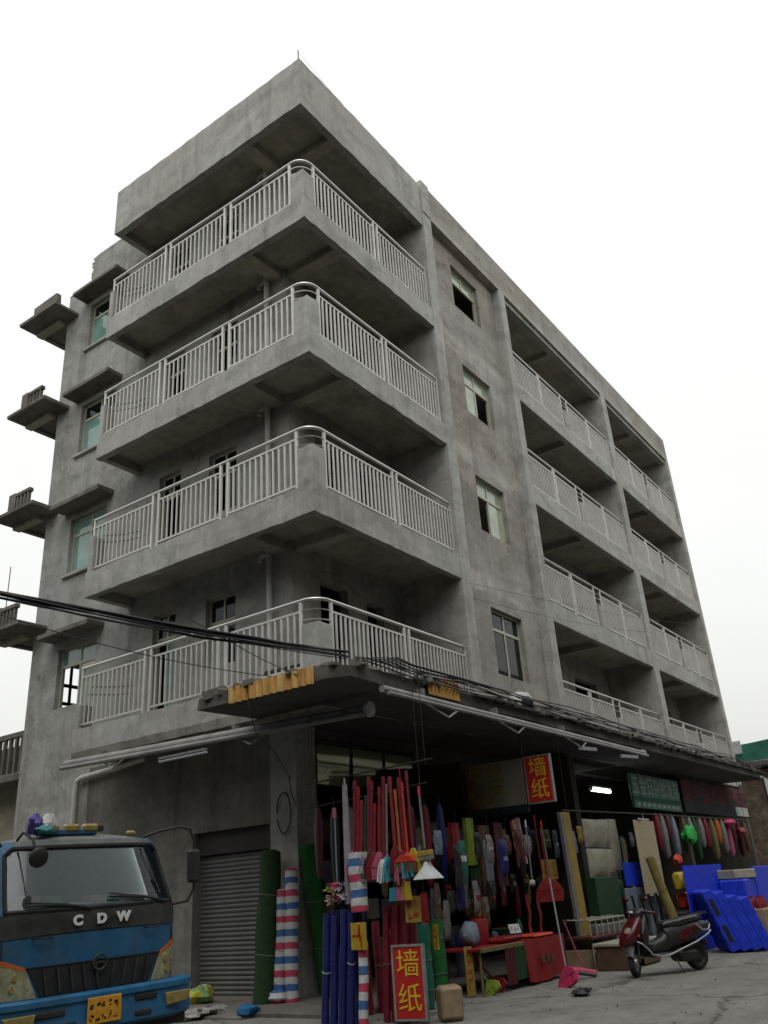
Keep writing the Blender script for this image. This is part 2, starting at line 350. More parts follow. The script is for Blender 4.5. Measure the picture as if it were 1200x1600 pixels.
# ------------------------------------------------------------------ ground
def ground():
    m, nt, bs = new_mat('dusty_concrete_road')
    p = pos_node(nt); big = noise(nt, p, 0.35, 5, 0.6); mid = noise(nt, p, 2.2, 6, 0.7); fine = noise(nt, p, 45, 4, 0.7)
    vo = nt.nodes.new('ShaderNodeTexVoronoi'); vo.inputs['Scale'].default_value = 70; nt.links.new(p, vo.inputs['Vector'])
    c = mix(nt, (0.195,0.192,0.170), (0.152,0.150,0.133), ramp(nt, big, [(0.4,(0,0,0)),(0.62,(1,1,1))]))
    c = mix(nt, c, ramp(nt, mid, [(0.30,(0.55,0.54,0.52)),(0.48,(1,1,1)),(0.75,(1.18,)*3)]), 0.8, 'MULTIPLY')
    c = mix(nt, c, ramp(nt, fine, [(0.25,(0.7,)*3),(0.75,(1.25,)*3)]), 0.8, 'MULTIPLY')
    c = mix(nt, c, ramp(nt, vo.outputs['Distance'], [(0.0,(0.75,)*3),(0.35,(1.05,)*3)]), 0.4, 'MULTIPLY')
    oil = noise(nt, pos_node(nt, scale=(1, 1.6, 1)), 0.9, 5, 0.65)
    c = mix(nt, c, ramp(nt, oil, [(0.56,(1,1,1)),(0.70,(0.62,0.61,0.60)),(0.78,(0.45,0.44,0.43))]), 0.9, 'MULTIPLY')
    dust = noise(nt, pos_node(nt, scale=(0.25, 2.2, 1)), 1.0, 6, 0.65)
    c = mix(nt, c, ramp(nt, dust, [(0.50,(1,1,1)),(0.66,(1.28,1.27,1.22))]), 0.8, 'MULTIPLY')
    ck = nt.nodes.new('ShaderNodeTexVoronoi'); ck.feature = 'DISTANCE_TO_EDGE'; ck.inputs['Scale'].default_value = 0.30
    wob = nt.nodes.new('ShaderNodeVectorMath'); wob.operation = 'ADD'; wn2 = nt.nodes.new('ShaderNodeTexNoise'); wn2.inputs['Scale'].default_value = 2.5; wn2.inputs['Detail'].default_value = 6
    nt.links.new(p, wn2.inputs['Vector']); sc2 = nt.nodes.new('ShaderNodeVectorMath'); sc2.operation = 'SCALE'; sc2.inputs['Scale'].default_value = 0.7; nt.links.new(wn2.outputs['Color'], sc2.inputs[0])
    nt.links.new(p, wob.inputs[0]); nt.links.new(sc2.outputs[0], wob.inputs[1]); nt.links.new(wob.outputs[0], ck.inputs['Vector'])
    c = mix(nt, c, ramp(nt, ck.outputs[0], [(0.0,(0.35,)*3),(0.006,(0.45,)*3),(0.012,(1,1,1))]), 0.9, 'MULTIPLY')
    nt.links.new(c, bs.inputs['Base Color']); bs.inputs['Roughness'].default_value = 0.9
    bump(nt, bs, mix(nt, mid, fine, 0.5), 0.8, 0.03)
    rd = random.Random(3); mb = MB()
    N = 60
    def fn(u, v):
        x = -9 + (1 if u > .5 else -1)*abs(2*u-1)**3*600 + (2*u-1)*20; y = -5 + (1 if v > .5 else -1)*abs(2*v-1)**3*600 + (2*v-1)*20
        return (x, y, rd.uniform(-0.012, 0.0))
    mb.sheet(fn, N, N)
    mb.f = [f[::-1] if False else f for f in mb.f]
    return tag(mb.build('road', m, smooth=True), kind='structure')
ground()
gv = MB(); rg = random.Random(40)
for i in range(320):
    x, y = rg.uniform(-5, 13), rg.uniform(-6.5, -0.6); s = rg.uniform(.003, .009)*(1 if rg.random() < .96 else 1.8)
    if x > -.4 and y > -.6: continue
    u = Vector((rg.gauss(0,1), rg.gauss(0,1), rg.gauss(0,.4))).normalized()*s; v = u.orthogonal().normalized()*s*.8
    gv.obox((x, y, s*.25), u, v, u.cross(v).normalized()*s*.5)
tag(gv.build('road_grit', M_['conc_old']), 'small stones and grit scattered on the road', None, None, 'stuff')
# raised shop pavement with a kerb edge along the arcade
pv = MB(); pv.cbox(-0.35, -0.55, -0.2, 23.5, 6.2, 0.055, 0.02)
tag(pv.build('shop_pavement', M_['conc_old']), kind='structure')
pv = MB(); pv.cbox(-0.6, 1.0, -0.2, 1.05, 9.2, 0.035, 0.02)
tag(pv.build('side_pavement', M_['conc_pale']), kind='structure')

# ------------------------------------------------------------------ the concrete block of flats
B = {2: 3.84, 3: 6.84, 4: 9.84, 5: 12.84}
YL, XW, YW = 5.76, 1.03, 1.40
X1, X2, X3, X4 = 4.43, 8.18, 15.22, 22.03
P1, P2, P3 = 4.79, 8.50, 15.62
YB = 8.93
block = thing('apartment_block', 'unfinished grey concrete five storey block with railed corner balconies', 'building', (0, 0, 0))
def part(mb, name, mat, parent=block, smooth=False, bevel=0.0, label=None):
    o = mb.build(name, M_[mat] if isinstance(mat, str) else mat, parent, smooth, bevel)
    if label: o['label'] = label
    return o

# window and door openings -------------------------------------------------
left_wins = {k: (6.69, 7.96, B[k]+1.36, B[k]+2.64) for k in B}
door_l = {k: (4.33, 4.97, B[k]+0.42, B[k]+2.67) for k in B}
win_l2 = {k: (2.75, 3.51, B[k]+1.32, B[k]+2.64) for k in B}
holes = []
for k in B: holes += [left_wins[k], door_l[k], win_l2[k]]
shut = (1.98, 3.68, 0.04, 2.43)
w = MB(); wall(w, 'x', XW, 0.2, 1.93, YB, -0.1, 16.2, holes + [(1.93, 6.6, -.1, 3.86)]); part(w, 'side_wall', 'conc')
w = MB(); wall(w, 'x', XW+.006, 0.19, 1.93, 6.6, -0.1, 3.86, [shut]); part(w, 'shutter_wall', 'conc_pale')  # older browner render, darkened too for the shade beneath slab and awning
# broken brick parapet above the side wall
rd = random.Random(5); pts = [(5.0, 16.2), (8.05, 16.2)]
z = 16.2; y = 8.05
while z < 16.95:
    z += 0.12; pts.append((y + rd.uniform(-0.05, 0.06), z)); pts.append((y + rd.uniform(-0.10, 0.02), z + 0.01)); y += 0.004
pts += [(7.8, 17.08), (5.0, 17.08)]
w = MB(); w.ext(pts, (XW, 0, 0), (0,1,0), (0,0,1), (0.2,0,0)); part(w, 'broken_parapet', 'conc')
w = MB(); w.box(XW, 8.05, 16.202, XW+.2, YB, 16.26); part(w, 'wall_coping', 'conc_old')
# corner column, slightly proud
w = MB(); w.cbox(XW-0.03, YW-0.03, -0.1, XW+0.45, 1.93, 15.8, 0.012); part(w, 'corner_column', 'conc_trim')
# front inner wall behind the balconies
fh = []
for k in B:
    fh += [(1.82, 2.62, B[k]+.42, B[k]+2.68), (3.21, 3.76, B[k]+1.3, B[k]+2.6)]
    for a, b2, s in ((9.3, 10.1, .42), (12.7, 14.2, 1.3), (16.4, 17.2, .42), (19.3, 20.6, 1.3)): fh.append((a, b2, B[k]+s, B[k]+2.6))
w = MB(); wall(w, 'y', YW+0.03, 0.2, XW+0.45, X4, 3.84, 16.2, fh); part(w, 'front_wall', 'conc')
# window bay
wb = {5: (5.95, 7.27, 14.45, 15.74), 4: (5.95, 7.29, 11.41, 12.72), 3: (5.92, 7.25, 8.40, 9.75), 2: (5.89, 7.28, 5.22, 6.64)}
w = MB(); wall(w, 'y', 0.2, 0.2, P1-0.01, X2+0.01, 3.95, 16.2, list(wb.values())); part(w, 'stair_bay_wall', 'conc_front')
# rear and end walls
side_hole = (1.45, 2.6, B[2]+1.3, B[2]+2.6)
w = MB(); wall(w, 'y', YB-0.2, 0.2, XW+0.2, X4, -0.1, 16.2, [side_hole]); part(w, 'rear_wall', 'conc')
for dz in (1.72, 2.12):
    w = MB(); w.box(1.45, YB-.12, B[2]+dz, 2.6, YB-.08, B[2]+dz+.07); part(w, 'window_bar', 'dark_in')
w = MB(); w.box(1.95, YB-.115, B[2]+1.3, 2.01, YB-.085, B[2]+2.6); part(w, 'window_bar', 'dark_in')
w = MB(); wall(w, 'x', X4-0.2, 0.2, YW+0.23, YB-0.2, -0.1, 16.2, []); part(w, 'end_wall', 'conc')
# pilaster fins out to the street line
for a, b2, zt in ((X1, P1, 17.20), (X2, P2, 16.2), (X3, P3, 16.2), (X4-0.28, X4, 16.2)):
    w = MB(); w.cbox(a, -0.03, 3.9, b2, YW+0.03, zt if zt < 17 else 16.2, 0.015)
    part(w, 'pilaster_fin', 'conc_trim')
w = MB(); w.cbox(X1+.02, -0.05, 16.2, P1, 0.16, 17.24, 0.012); part(w, 'parapet_pier', 'conc_trim')
# floor slabs indoors
for k in B:
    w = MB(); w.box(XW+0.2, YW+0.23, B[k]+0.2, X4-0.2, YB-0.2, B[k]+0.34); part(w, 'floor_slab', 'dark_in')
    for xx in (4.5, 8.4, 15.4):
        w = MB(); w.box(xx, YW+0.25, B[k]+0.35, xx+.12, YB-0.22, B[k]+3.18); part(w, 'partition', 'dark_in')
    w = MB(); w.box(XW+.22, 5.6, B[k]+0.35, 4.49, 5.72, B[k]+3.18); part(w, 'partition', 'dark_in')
w = MB(); w.box(XW+.21, YW+0.24, 16.2+.004, X4-.01, YB-.01, 16.36); part(w, 'roof_slab', 'conc')

# corner balconies -----------------------------------------------------------
def lshape(mb, x0, y0, x1, yl, xw, yw, z0, z1):
    P = [(x0,y0),(x1,y0),(x1,yw),(xw,yw),(xw,yl),(x0,yl)]
    mb.ext(P, (0,0,z0), (1,0,0), (0,1,0), (0,0,z1-z0))
def edge_beams(mb, z0, z1, th=0.14, seg=26, rough=0.0, seed=0):
    rd = random.Random(seed)
    # left run along x=0 (from y=YL to 0) and front run along y=0, one L-shaped ribbon with hand-made unevenness
    path = [(0, YL - (YL)*i/seg) for i in range(seg+1)] + [(X1*i/seg, 0) for i in range(1, seg+1)]
    secs = []
    for i, (x, y) in enumerate(path):
        if i < seg: n = Vector((1,0,0))
        elif i == seg: n = Vector((1,1,0))
        else: n = Vector((0,1,0))
        j = lambda a: rd.uniform(-a, a)
        o = Vector((x, y, 0)); e1 = 0.009
        zb = z0 + (j(rough) if rough else j(0.006))
        secs.append([o + n*j(e1) + Vector((0,0,zb)), o + n*(th+j(e1)) + Vector((0,0,z0+j(0.01))), o + n*(th+j(e1)) + Vector((0,0,z1+j(.004))), o + n*j(e1) + Vector((0,0,z1+j(0.006)))])
    mb.loft(secs)
for k in B:
    b = B[k]
    w = MB(); edge_beams(w, b, b+0.5, seed=k, rough=0.008 if k == 2 else 0); part(w, 'balcony_edge', 'conc_trim')
    w = MB(); w.cbox(0.13, YL-0.15, b+0.004, XW, YL-0.004, b+0.496, 0.01); part(w, 'balcony_edge', 'conc_trim')
    w = MB(); lshape(w, 0.12, 0.12, X1, YL-0.14, XW, YW+.02, b+0.2, b+0.33); part(w, 'balcony_slab', 'conc_soffit')
    w = MB(); w.cbox(0.13, 1.47, b+0.015, XW-.01, 1.75, b+0.21, 0.01); part(w, 'cantilever_beam', 'conc_soffit')
    w = MB(); w.cbox(1.06, 0.13, b+0.015, 1.34, YW, b+0.21, 0.01); part(w, 'cantilever_beam', 'conc_soffit')
    # corner pier and end pier
    w = MB(); w.ext([(0.01,0.01),(0.34,0.01),(0.34,0.13),(0.13,0.13),(0.13,0.34),(0.01,0.34)], (0,0,b+0.49), (1,0,0), (0,1,0), (0,0,0.72)); part(w, 'corner_pier', 'conc_trim', bevel=0.012)
    if k != 2:
        w = MB(); w.cbox(0.01, YL-0.13, b+0.49, 0.30, YL-0.005, b+1.27, 0.012); part(w, 'end_pier', 'conc_trim')
    else:
        w = MB(); w.cbox(0.012, YL-0.13, b+0.49, 0.30, YL-0.005, b+0.95, 0.012); part(w, 'end_pier', 'conc')
be = MB(); rdb = random.Random(19); secs = []
for i in range(26):
    y = 5.74 - 4.5*i/25; j = lambda q: rdb.uniform(-q, q)
    secs.append([(-.014+j(.008), y, 3.80+j(.008)), (.06, y, 3.79), (.06, y, 3.98), (-.012+j(.008), y, 3.94+j(.009))])
be.loft(secs); part(be, 'broken_slab_edge', 'conc_pale')
# roof overhang at the corner
w = MB(); edge_beams(w, 15.79, 17.09, th=0.16, seed=77); part(w, 'roof_fascia', 'conc_trim')
w = MB(); w.cbox(0.15, YL-0.16, 15.795, 2.2, YL-0.005, 17.085, 0.01); part(w, 'roof_fascia', 'conc_trim')
w = MB(); lshape(w, 0.14, 0.14, X1, YL-0.15, XW+.1, YW+.02, 16.0, 16.19); part(w, 'roof_soffit', 'conc_soffit')
w = MB(); w.cbox(0.15, 1.47, 15.8, XW-.01, 1.75, 16.01, 0.01); part(w, 'cantilever_beam', 'conc_soffit')
w = MB(); w.cbox(1.06, 0.15, 15.8, 1.34, YW, 16.01, 0.01); part(w, 'cantilever_beam', 'conc_soffit')
# long fascia and beam over the other bays
w = MB(); wall(w, 'y', -0.02, 0.18, P1, X4, 16.201, 17.2, []); part(w, 'roof_fascia', 'conc_front')
w = MB(); w.box(P1, 0.16, 16.19, X4, YW+.1, 16.35); part(w, 'roof_soffit', 'conc_soffit')
for a, b2 in ((P2, X3), (P3, X4-.28)):
    w = MB(); w.cbox(a, 0.05, 16.05, b2, 0.25, 16.195, 0.01); part(w, 'roof_beam', 'conc_trim')
    xm = (a+b2)/2
    w = MB(); w.cbox(xm-.13, 0.25, 16.0, xm+.13, YW+.03, 16.185, 0.01); part(w, 'roof_beam', 'conc_soffit')
    for k in B:
        b = B[k]
        w = MB(); w.cbox(a-.001, 0.0, b, b2+.001, 0.16, b+0.5, 0.012); part(w, 'balcony_edge', 'conc_trim')
        w = MB(); w.box(a, 0.155, b+0.2, b2, YW+.03, b+0.33); part(w, 'balcony_slab', 'conc_soffit')
        w = MB(); w.cbox(xm-.13, 0.16, b+.015, xm+.13, YW+.03, b+.21, 0.01); part(w, 'cantilever_beam', 'conc_soffit')
        w = MB(); w.cbox(xm-.17, 0.02, b+.49, xm+.13, 0.15, b+1.15, 0.012); part(w, 'rail_pier', 'conc_trim')

# stainless railings ---------------------------------------------------------
bal = MB().box(-0.013, -0.013, 0, 0.013, 0.013, 0.80); bal_mesh = None
stuff_bal = MB()
def run(mb, p0, p1, zb, zt, parent, single, pitch=0.118):
    """one panel between two posts at p0 and p1"""
    global bal_mesh
    p0, p1 = Vector((*p0, 0)), Vector((*p1, 0)); d = p1-p0; L = d.length; e = d/L; n = Vector((-e.y, e.x, 0))
    for p in (p0, p1): mb.obox(p + Vector((0,0,(zb-0.03+zt)/2)), e*0.026, n*0.019, Vector((0,0,(zt-zb+0.03)/2)))
    z_lo, z_hi = zb+0.09, zt-0.15
    for zc in (z_lo, z_hi): mb.obox((p0+p1)/2 + Vector((0,0,zc)), e*(L/2-0.024), n*0.014, Vector((0,0,0.016)))
    N = max(2, round(L/pitch))
    for i in range(1, N):
        p = p0 + e*(L*i/N)
        if single:
            if bal_mesh is None:
                o = bal.build('baluster', M_['steel_satin'], parent); bal_mesh = o.data
            else:
                o = bpy.data.objects.new('baluster', bal_mesh); COL.objects.link(o); o.parent = parent
            o.location = (p.x, p.y, z_lo+0.014); o.rotation_euler = (0, 0, math.atan2(e.y, e.x)); o.scale = (1, 1, (z_hi-z_lo-0.028)/0.80)
        else:
            stuff_bal.box(p.x-.012, p.y-.012, z_lo+.015, p.x+.012, p.y+.012, z_hi-.015)
def railing_root():
    o = bpy.data.objects.new('railing', None); return o
for k in B:
    b = B[k]; zb, zt = b+0.5, b+1.60; x0 = 0.075
    mb = MB()
    ra = [((x0, 5.69), (x0, 3.96)), ((x0, 3.80), (x0, 2.17)), ((x0, 1.99), (x0, 0.40)), ((0.40, x0), (2.36, x0)), ((2.50, x0), (4.38, x0))]
    arc = [(x0 + 0.28*(1-math.cos(t)), x0 + 0.28*(1-math.sin(t))) for t in [i*math.pi/2/8 for i in range(9)]]
    top = [(x0, 5.72, zt+.022)] + [(x0, y, zt+.022) for y in (4, 2)] + [(x, y, zt+.022) for x, y in arc] + [(2.4, x0, zt+.022), (4.42, x0, zt+.022)]
    mb.tube(top, 0.029, 10)
    for dz in (-0.14, -0.30): mb.tube([(x0, 0.40, zt+dz)] + [(x, y, zt+dz) for x, y in arc] + [(0.40, x0, zt+dz)], 0.012, 6)
    r_obj = mb.build('railing', M_['steel'], block, smooth=True)
    for p0, p1 in ra:
        q = MB(); run(q, p0, p1, zb, zt, r_obj, True, 0.128 if p0[0] == p1[0] else 0.112); q.build('rail_panel', M_['steel_satin'], r_obj)
    for a, b2 in ((P2, X3), (P3, X4-.28)):
        mb = MB(); xm = (a+b2)/2-.02; W = b2-a
        mb.tube([(a+.01, x0, zt+.022), (b2-.01, x0, zt+.022)], 0.027, 8)
        for dz in (-0.14, -0.27): mb.tube([(xm-.2, x0, zt+dz), (xm+.2, x0, zt+dz)], 0.011, 6)
        r2 = mb.build('railing', M_['steel'], block, smooth=True)
        q = MB()
        for s0, s1 in ((a+.06, a+W*.25-.05), (a+W*.25+.05, xm-.22), (xm+.22, a+W*.75-.05), (a+W*.75+.05, b2-.06)):
            run(q, (s0, x0), (s1, x0), zb, zt, r2, False, 0.10)
        q.build('rail_panel', M_['steel_satin'], r2)
o = stuff_bal.build('balusters', M_['steel_satin'], block); tag(o, kind='stuff')

# windows ---------------------------------------------------------------------
def window(plane, pos, a0, a1, z0, z1, panes, transom=0.30, depth=0.10, frame='alu', rail=True):
    """panes: dict top-left, top-right, left, right -> material or None (open)"""
    def bx(mb, b0, b1, c0, c1, d0, d1):
        if plane == 'x': mb.box(pos+d0, b0, c0, pos+d1, b1, c1)
        else: mb.box(b0, pos+d0, c0, b1, pos+d1, c1)
    fr = MB(); t = 0.045; d0, d1 = depth, depth+0.06
    bx(fr, a0, a0+t, z0, z1, d0, d1); bx(fr, a1-t, a1, z0, z1, d0, d1)
    bx(fr, a0+t, a1-t, z0, z0+t, d0, d1); bx(fr, a0+t, a1-t, z1-t, z1, d0, d1)
    zt = z1-(z1-z0)*transom; am = (a0+a1)/2
    bx(fr, a0+t, a1-t, zt-.03, zt+.03, d0+.004, d1-.004)
    bx(fr, am-.022, am+.022, zt+.03, z1-t, d0+.006, d1-.006)
    if panes.get('right') or panes.get('left'): bx(fr, am-.022, am+.022, z0+t, zt-.03, d0+.006, d1-.006)
    win = fr.build('window', M_[frame], block)
    for key, (b0, b1, c0, c1) in dict(tl=(a0+t, am-.022, zt+.03, z1-t), tr=(am+.022, a1-t, zt+.03, z1-t), left=(a0+t, am-.022, z0+t, zt-.03), right=(am+.022, a1-t, z0+t, zt-.03)).items():
        if panes.get(key):
            g = MB(); bx(g, b0, b1, c0, c1, d0+.025, d0+.032); g.build('pane', M_[panes[key]], win)
    return win
# seen from the street the +y side of the side wall is its left
window('x', XW, *left_wins[5], dict(tl='glass_dark', tr='glass_dark', left='glass_teal', right='glass_teal'))
window('x', XW, *left_wins[4], dict(tl='glass_dark', tr='glass_dark', left='glass_teal', right='glass_teal'))
window('x', XW, *left_wins[3], dict(tl='glass_teal', tr='glass_teal', left='glass_teal', right='glass_teal'))
window('x', XW, *left_wins[2], dict(tl='glass_teal', tr='glass_teal', left='glass_green'))
window('y', 0.2, *wb[5], dict(tl='glass_green', tr='glass_green'))
window('y', 0.2, *wb[4], dict(tl='glass_green', tr='glass_green', left='glass_green'))
window('y', 0.2, *wb[3], dict(tl='glass_green', tr='glass_green', right='glass_green'))
window('y', 0.2, *wb[2], dict(tl='glass_dark', tr='glass_dark', left='glass_dark', right='glass_dark'))
for k in B:
    window('x', XW, *win_l2[k], dict(tl='glass_dark', tr='glass_dark', left='glass_dark', right='glass_green' if k == 2 else None), transom=.36)
    window('x', XW, *door_l[k], dict(tl='glass_dark', tr='glass_dark', left='glass_teal' if k == 2 else None), transom=.22)
    h = left_wins[k]
    # projecting hood and sill
    w = MB(); w.cbox(XW-0.42, h[0]-.22, h[3]+0.16, XW+.01, h[1]+.22, h[3]+0.27, 0.012).jitter(0.008, k); part(w, 'window_hood', 'conc_old')
    if k > 2:
        w = MB(); w.cbox(XW-0.07, h[0]-.1, h[2]-.13, XW+.01, h[1]+.1, h[2]-.06, 0.01); part(w, 'window_sill', 'conc_trim')

# half-landing balconies on the far side --------------------------------------
for k, zb in ((5, 15.40), (4, 12.62), (3, 9.84), (2, 7.02)):
    o = MB().cbox(0.33, YB-0.46, zb, 3.2, 10.0, zb+0.10, 0.015).jitter(0.008, k+30).build('landing_balcony', M_['conc_old'], block)
    MB().cbox(0.78, YB+.01, zb-0.10, 0.98, 9.92, zb+.01, 0.015).build('bracket_beam', M_['conc_soffit'], o)
    MB().cbox(1.02, 9.80, zb-0.05, 3.15, 9.96, zb+.01, 0.015).build('bracket_beam', M_['conc_old'], o)
    if k == 5:
        MB().cbox(0.45, 8.62, zb+.09, 0.60, 9.62, zb+.50, 0.02).jitter(0.015, 4).build('low_parapet', M_['conc_old'], o)
    else:
        MB().cbox(0.45, 9.40, zb+.09, 0.60, 9.66, zb+.62, 0.02).build('newel', M_['conc_old'], o)
        MB().cbox(0.46, 8.85, zb+.50, 0.58, 9.42, zb+.60, 0.015).build('hand_rail', M_['conc_old'], o)
        for i in range(4):
            MB().cbox(0.48, 8.90+.135*i, zb+.09, 0.56, 8.96+.135*i, zb+.51, 0.008).build('baluster', M_['conc_old'], o)

for k in B:
    for dz in (1.28, 1.14): MB().tube([(0.16, 5.60, B[k]+dz), (0.30, 4.95, B[k]+dz-.10), (0.32, 4.6, B[k]+dz-.13)], .012, 5).build('drying_rod', M_['conc_dark'], block)
# drain pipes -------------------------------------------------------------------
for k, zt in ((2, B[3]), (3, B[4]), (4, B[5]), (5, 15.79)):
    b = B[k]; w = MB(); w.cyl((0.90, 1.80, b+0.33), (0.90, 1.80, zt+.2), 0.055, n=12)
    w.cyl((0.90, 1.80, zt-.02), (0.90, 1.80, zt+.12), 0.07, n=12)
    w.tube([(0.90, 1.80, zt+.03), (0.90, 1.95, zt+.03), (0.90, 2.02, zt+.0), (0.90, 2.02, zt-.07)], 0.04, 8)
    part(w, 'drain_pipe', 'pvc', smooth=True)
w = MB(); w.tube([(0.95, 4.9, 3.82), (0.95, 5.75, 3.75), (0.95, 6.72, 3.70), (0.95, 6.84, 3.66), (0.95, 6.88, 3.55), (0.95, 6.88, 0.0)], 0.055, 10); part(w, 'drain_pipe', 'pvc', smooth=True)
w = MB(); w.tube([(19.3, 1.3, B[2]+.4), (19.3, 1.3, B[3]+.1)], 0.05, 8); part(w, 'drain_pipe', 'pvc', smooth=True)
# roof lightning rod and wire
w = MB(); w.tube([(0.1, 0.1, 17.05), (0.1, 0.1, 17.50)], 0.014, 6); rod = part(w, 'lightning_rod', 'conc_old')
w = MB(); w.tube([(0.1+4.5*t, 0.1, 17.45 - 0.4*t + 0.25*(t*t-t)) for t in [i/12 for i in range(13)]], 0.0045, 4); w.build('earth_wire', M_['steel'], rod)

# ground floor --------------------------------------------------------------------
M_['shutter'] = plain('galvanised_shutter', (0.165,0.168,0.16), rough=0.55, metal=0.35, var=0.14, scale=2.5, dirt=0.4)
sh = MB().box(XW+.20, shut[0], 0.02, XW+.23, shut[1], 2.43).build('roller_shutter', M_['shutter'], block)
N = 30; hgt = 2.02/N
prof = [(0.0, 0.0), (-0.010, .18), (-0.017, .42), (-0.017, .62), (-0.010, .86), (0.0, .97)]
sl = MB(); P = [(XW+.175+a, t*hgt) for a, t in prof]
sl.loft([[(x, y, z) for x, z in P] for y in (shut[0]+.03, shut[1]-.03)], cap=False, closed=False)
s0 = sl.build('slat', M_['shutter'], sh); s0.location = (0, 0, 0.05)
for i in range(1, N): copy_of(s0, sh, (0, 0, 0.05+i*hgt))
for q in (shut[0]+.01, shut[1]-.04): MB().box(XW+.15, q, 0.02, XW+.175, q+.03, 2.3).build('guide_rail', M_['shutter'], sh)
MB().box(XW+.10, shut[0]+.005, 2.08, XW+.16, shut[1]-.005, 2.425).build('shutter_box', M_['dark_in'], sh)
# arcade soffit, partitions, shop back wall
w = MB(); w.box(XW+.2, 0.02, 3.86, X4, 6.0, 4.02); part(w, 'arcade_soffit', 'conc_dark')
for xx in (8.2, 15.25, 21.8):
    w = MB(); w.box(xx, 0.0, -0.1, xx+.25, 6.0, 3.86); part(w, 'shop_partition', 'conc_dark')
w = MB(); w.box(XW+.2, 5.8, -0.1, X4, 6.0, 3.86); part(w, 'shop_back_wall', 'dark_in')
w = MB(); w.cbox(XW+.45, YW+.0, 3.5, 8.2, YW+.25, 3.86, 0.01); part(w, 'shop_lintel', 'conc_dark')
# canopy over the pavement: thin slab along the street, wrapping the corner
cp = MB()
rdc = random.Random(8)
path = [(-1.2, 1.22), (-1.2, 0.6), (-1.2, 0.0), (-1.2, -0.6), (-1.2, -1.1), (-1.05, -1.35)] + [(-0.5+i*0.62, -1.35) for i in range(33)]
secs = []
for i, (x, y) in enumerate(path):
    inner = (0.0, min(y, 1.22) if y > -.1 else 0.0) if i < 4 else (max(x, 0.0), 0.0)
    if i in (4, 5): inner = (0.0, 0.0)
    j = lambda a: rdc.uniform(-a, a)
    secs.append([(x+j(.012), y+j(.012), 3.79+j(.012)), (inner[0]-.0, inner[1], 3.80), (inner[0], inner[1], 3.95), (x+j(.015), y+j(.015), 3.95+j(.02))])
cp.loft(secs); can = part(cp, 'street_canopy', 'conc_dark')
# loose debris, tiles and tarpaper along its edge
db = MB(); rdd = random.Random(12)
for i in range(420):
    t = rdd.random()
    if rdd.random() < 0.14: c = (-1.2 + rdd.uniform(0.02, .3), rdd.uniform(-1.2, 1.1), 3.96)
    else: c = (rdd.uniform(-0.9, 19.0), -1.35 + rdd.uniform(-0.04, 0.34), 3.96)
    s = rdd.uniform(0.02, 0.085); a = rdd.uniform(0, 6.28)
    ax = Vector((math.cos(a), math.sin(a), rdd.uniform(-.3,.3)))*s*rdd.uniform(.8, 2.2); ay = Vector((-math.sin(a), math.cos(a), rdd.uniform(-.3,.3)))*s; az = ax.cross(ay).normalized()*s*rdd.uniform(.25, .7)
    db.obox((c[0], c[1], c[2]+s*.25), ax, ay, az)
tag(db.build('roof_debris', M_['conc_old'], can), kind='stuff')
M_['old_fibre'] = plain('old_fibre_sheet', (0.10,0.095,0.085), rough=0.9, var=0.35, scale=4, local=False, bumpy=.4)
for i in range(15):      # lapped dark fibre sheets along the street edge
    x = 1.95 + i*1.16
    MB().obox((x+.6, -1.30, 3.99+rdd.uniform(-.01,.012)), Vector((.60, rdd.uniform(-.02,.02), rdd.uniform(-.02,.02))), Vector((0,.14,.03)), Vector((0,-.003,.014))).build('edge_sheet', M_['old_fibre'], can)
M_['rust_yellow'] = None
m, nt, bs = new_mat('rusty_yellow_sheet')
ps = pos_node(nt, scale=(7, 7, 0.6)); n1 = noise(nt, ps, 2.4, 4); n2 = noise(nt, pos_node(nt), 6, 5)
c = ramp(nt, n1, [(0.28,(0.26,0.08,0.02)),(0.45,(0.52,0.26,0.05)),(0.66,(0.60,0.43,0.15))])
c = mix(nt, c, ramp(nt, n2, [(0.3,(0.6,)*3),(0.7,(1.1,)*3)]), 0.7, 'MULTIPLY'); nt.links.new(c, bs.inputs['Base Color']); bs.inputs['Roughness'].default_value = .75
M_['rust_yellow'] = m
def corrugated(p0, p1, z0, z1, out, nw):
    p0, p1 = Vector(p0), Vector(p1); out = Vector(out)
    def fn(u, v):
        p = p0.lerp(p1, u); a = 0.020*math.sin(u*nw*2*math.pi); return p + out*(0.03+a) + Vector((0,0,z0+(z1-z0)*v))
    g = MB(); g.sheet(fn, nw*8, 2, 0.004); g.build('corrugated_sheet', M_['rust_yellow'], can, smooth=True)
corrugated((-1.2, 0.60, 0), (-1.2, -0.90, 0), 3.76, 3.98, (-1, 0, 0), 12)
corrugated((0.66, -1.36, 0), (1.52, -1.36, 0), 3.80, 4.06, (0, -1, 0), 9)
# ------------------------------------------------------------------ lettering
def text_mesh(name, s, size, mat, parent, loc, xdir, updir, bold=0.0, ext=0.004, sx=1.0):
    cu = bpy.data.curves.new(name, 'FONT'); cu.body = s; cu.size = size; cu.align_x = 'CENTER'; cu.align_y = 'CENTER'
    cu.extrude = ext; cu.offset = bold; cu.resolution_u = 3
    tmp = bpy.data.objects.new(name, cu); COL.objects.link(tmp); bpy.context.view_layer.update()
    me = bpy.data.meshes.new_from_object(tmp.evaluated_get(bpy.context.evaluated_depsgraph_get()))
    bpy.data.objects.remove(tmp); me.name = name
    me.materials.clear(); me.materials.append(M_[mat] if isinstance(mat, str) else mat)
    o = bpy.data.objects.new(name, me); COL.objects.link(o)
    x = Vector(xdir).normalized(); u = Vector(updir).normalized(); n = x.cross(u)
    o.matrix_local = Matrix(((x.x*sx, u.x, n.x, loc[0]), (x.y*sx, u.y, n.y, loc[1]), (x.z*sx, u.z, n.z, loc[2]), (0,0,0,1)))
    if parent: o.parent = parent
    return o
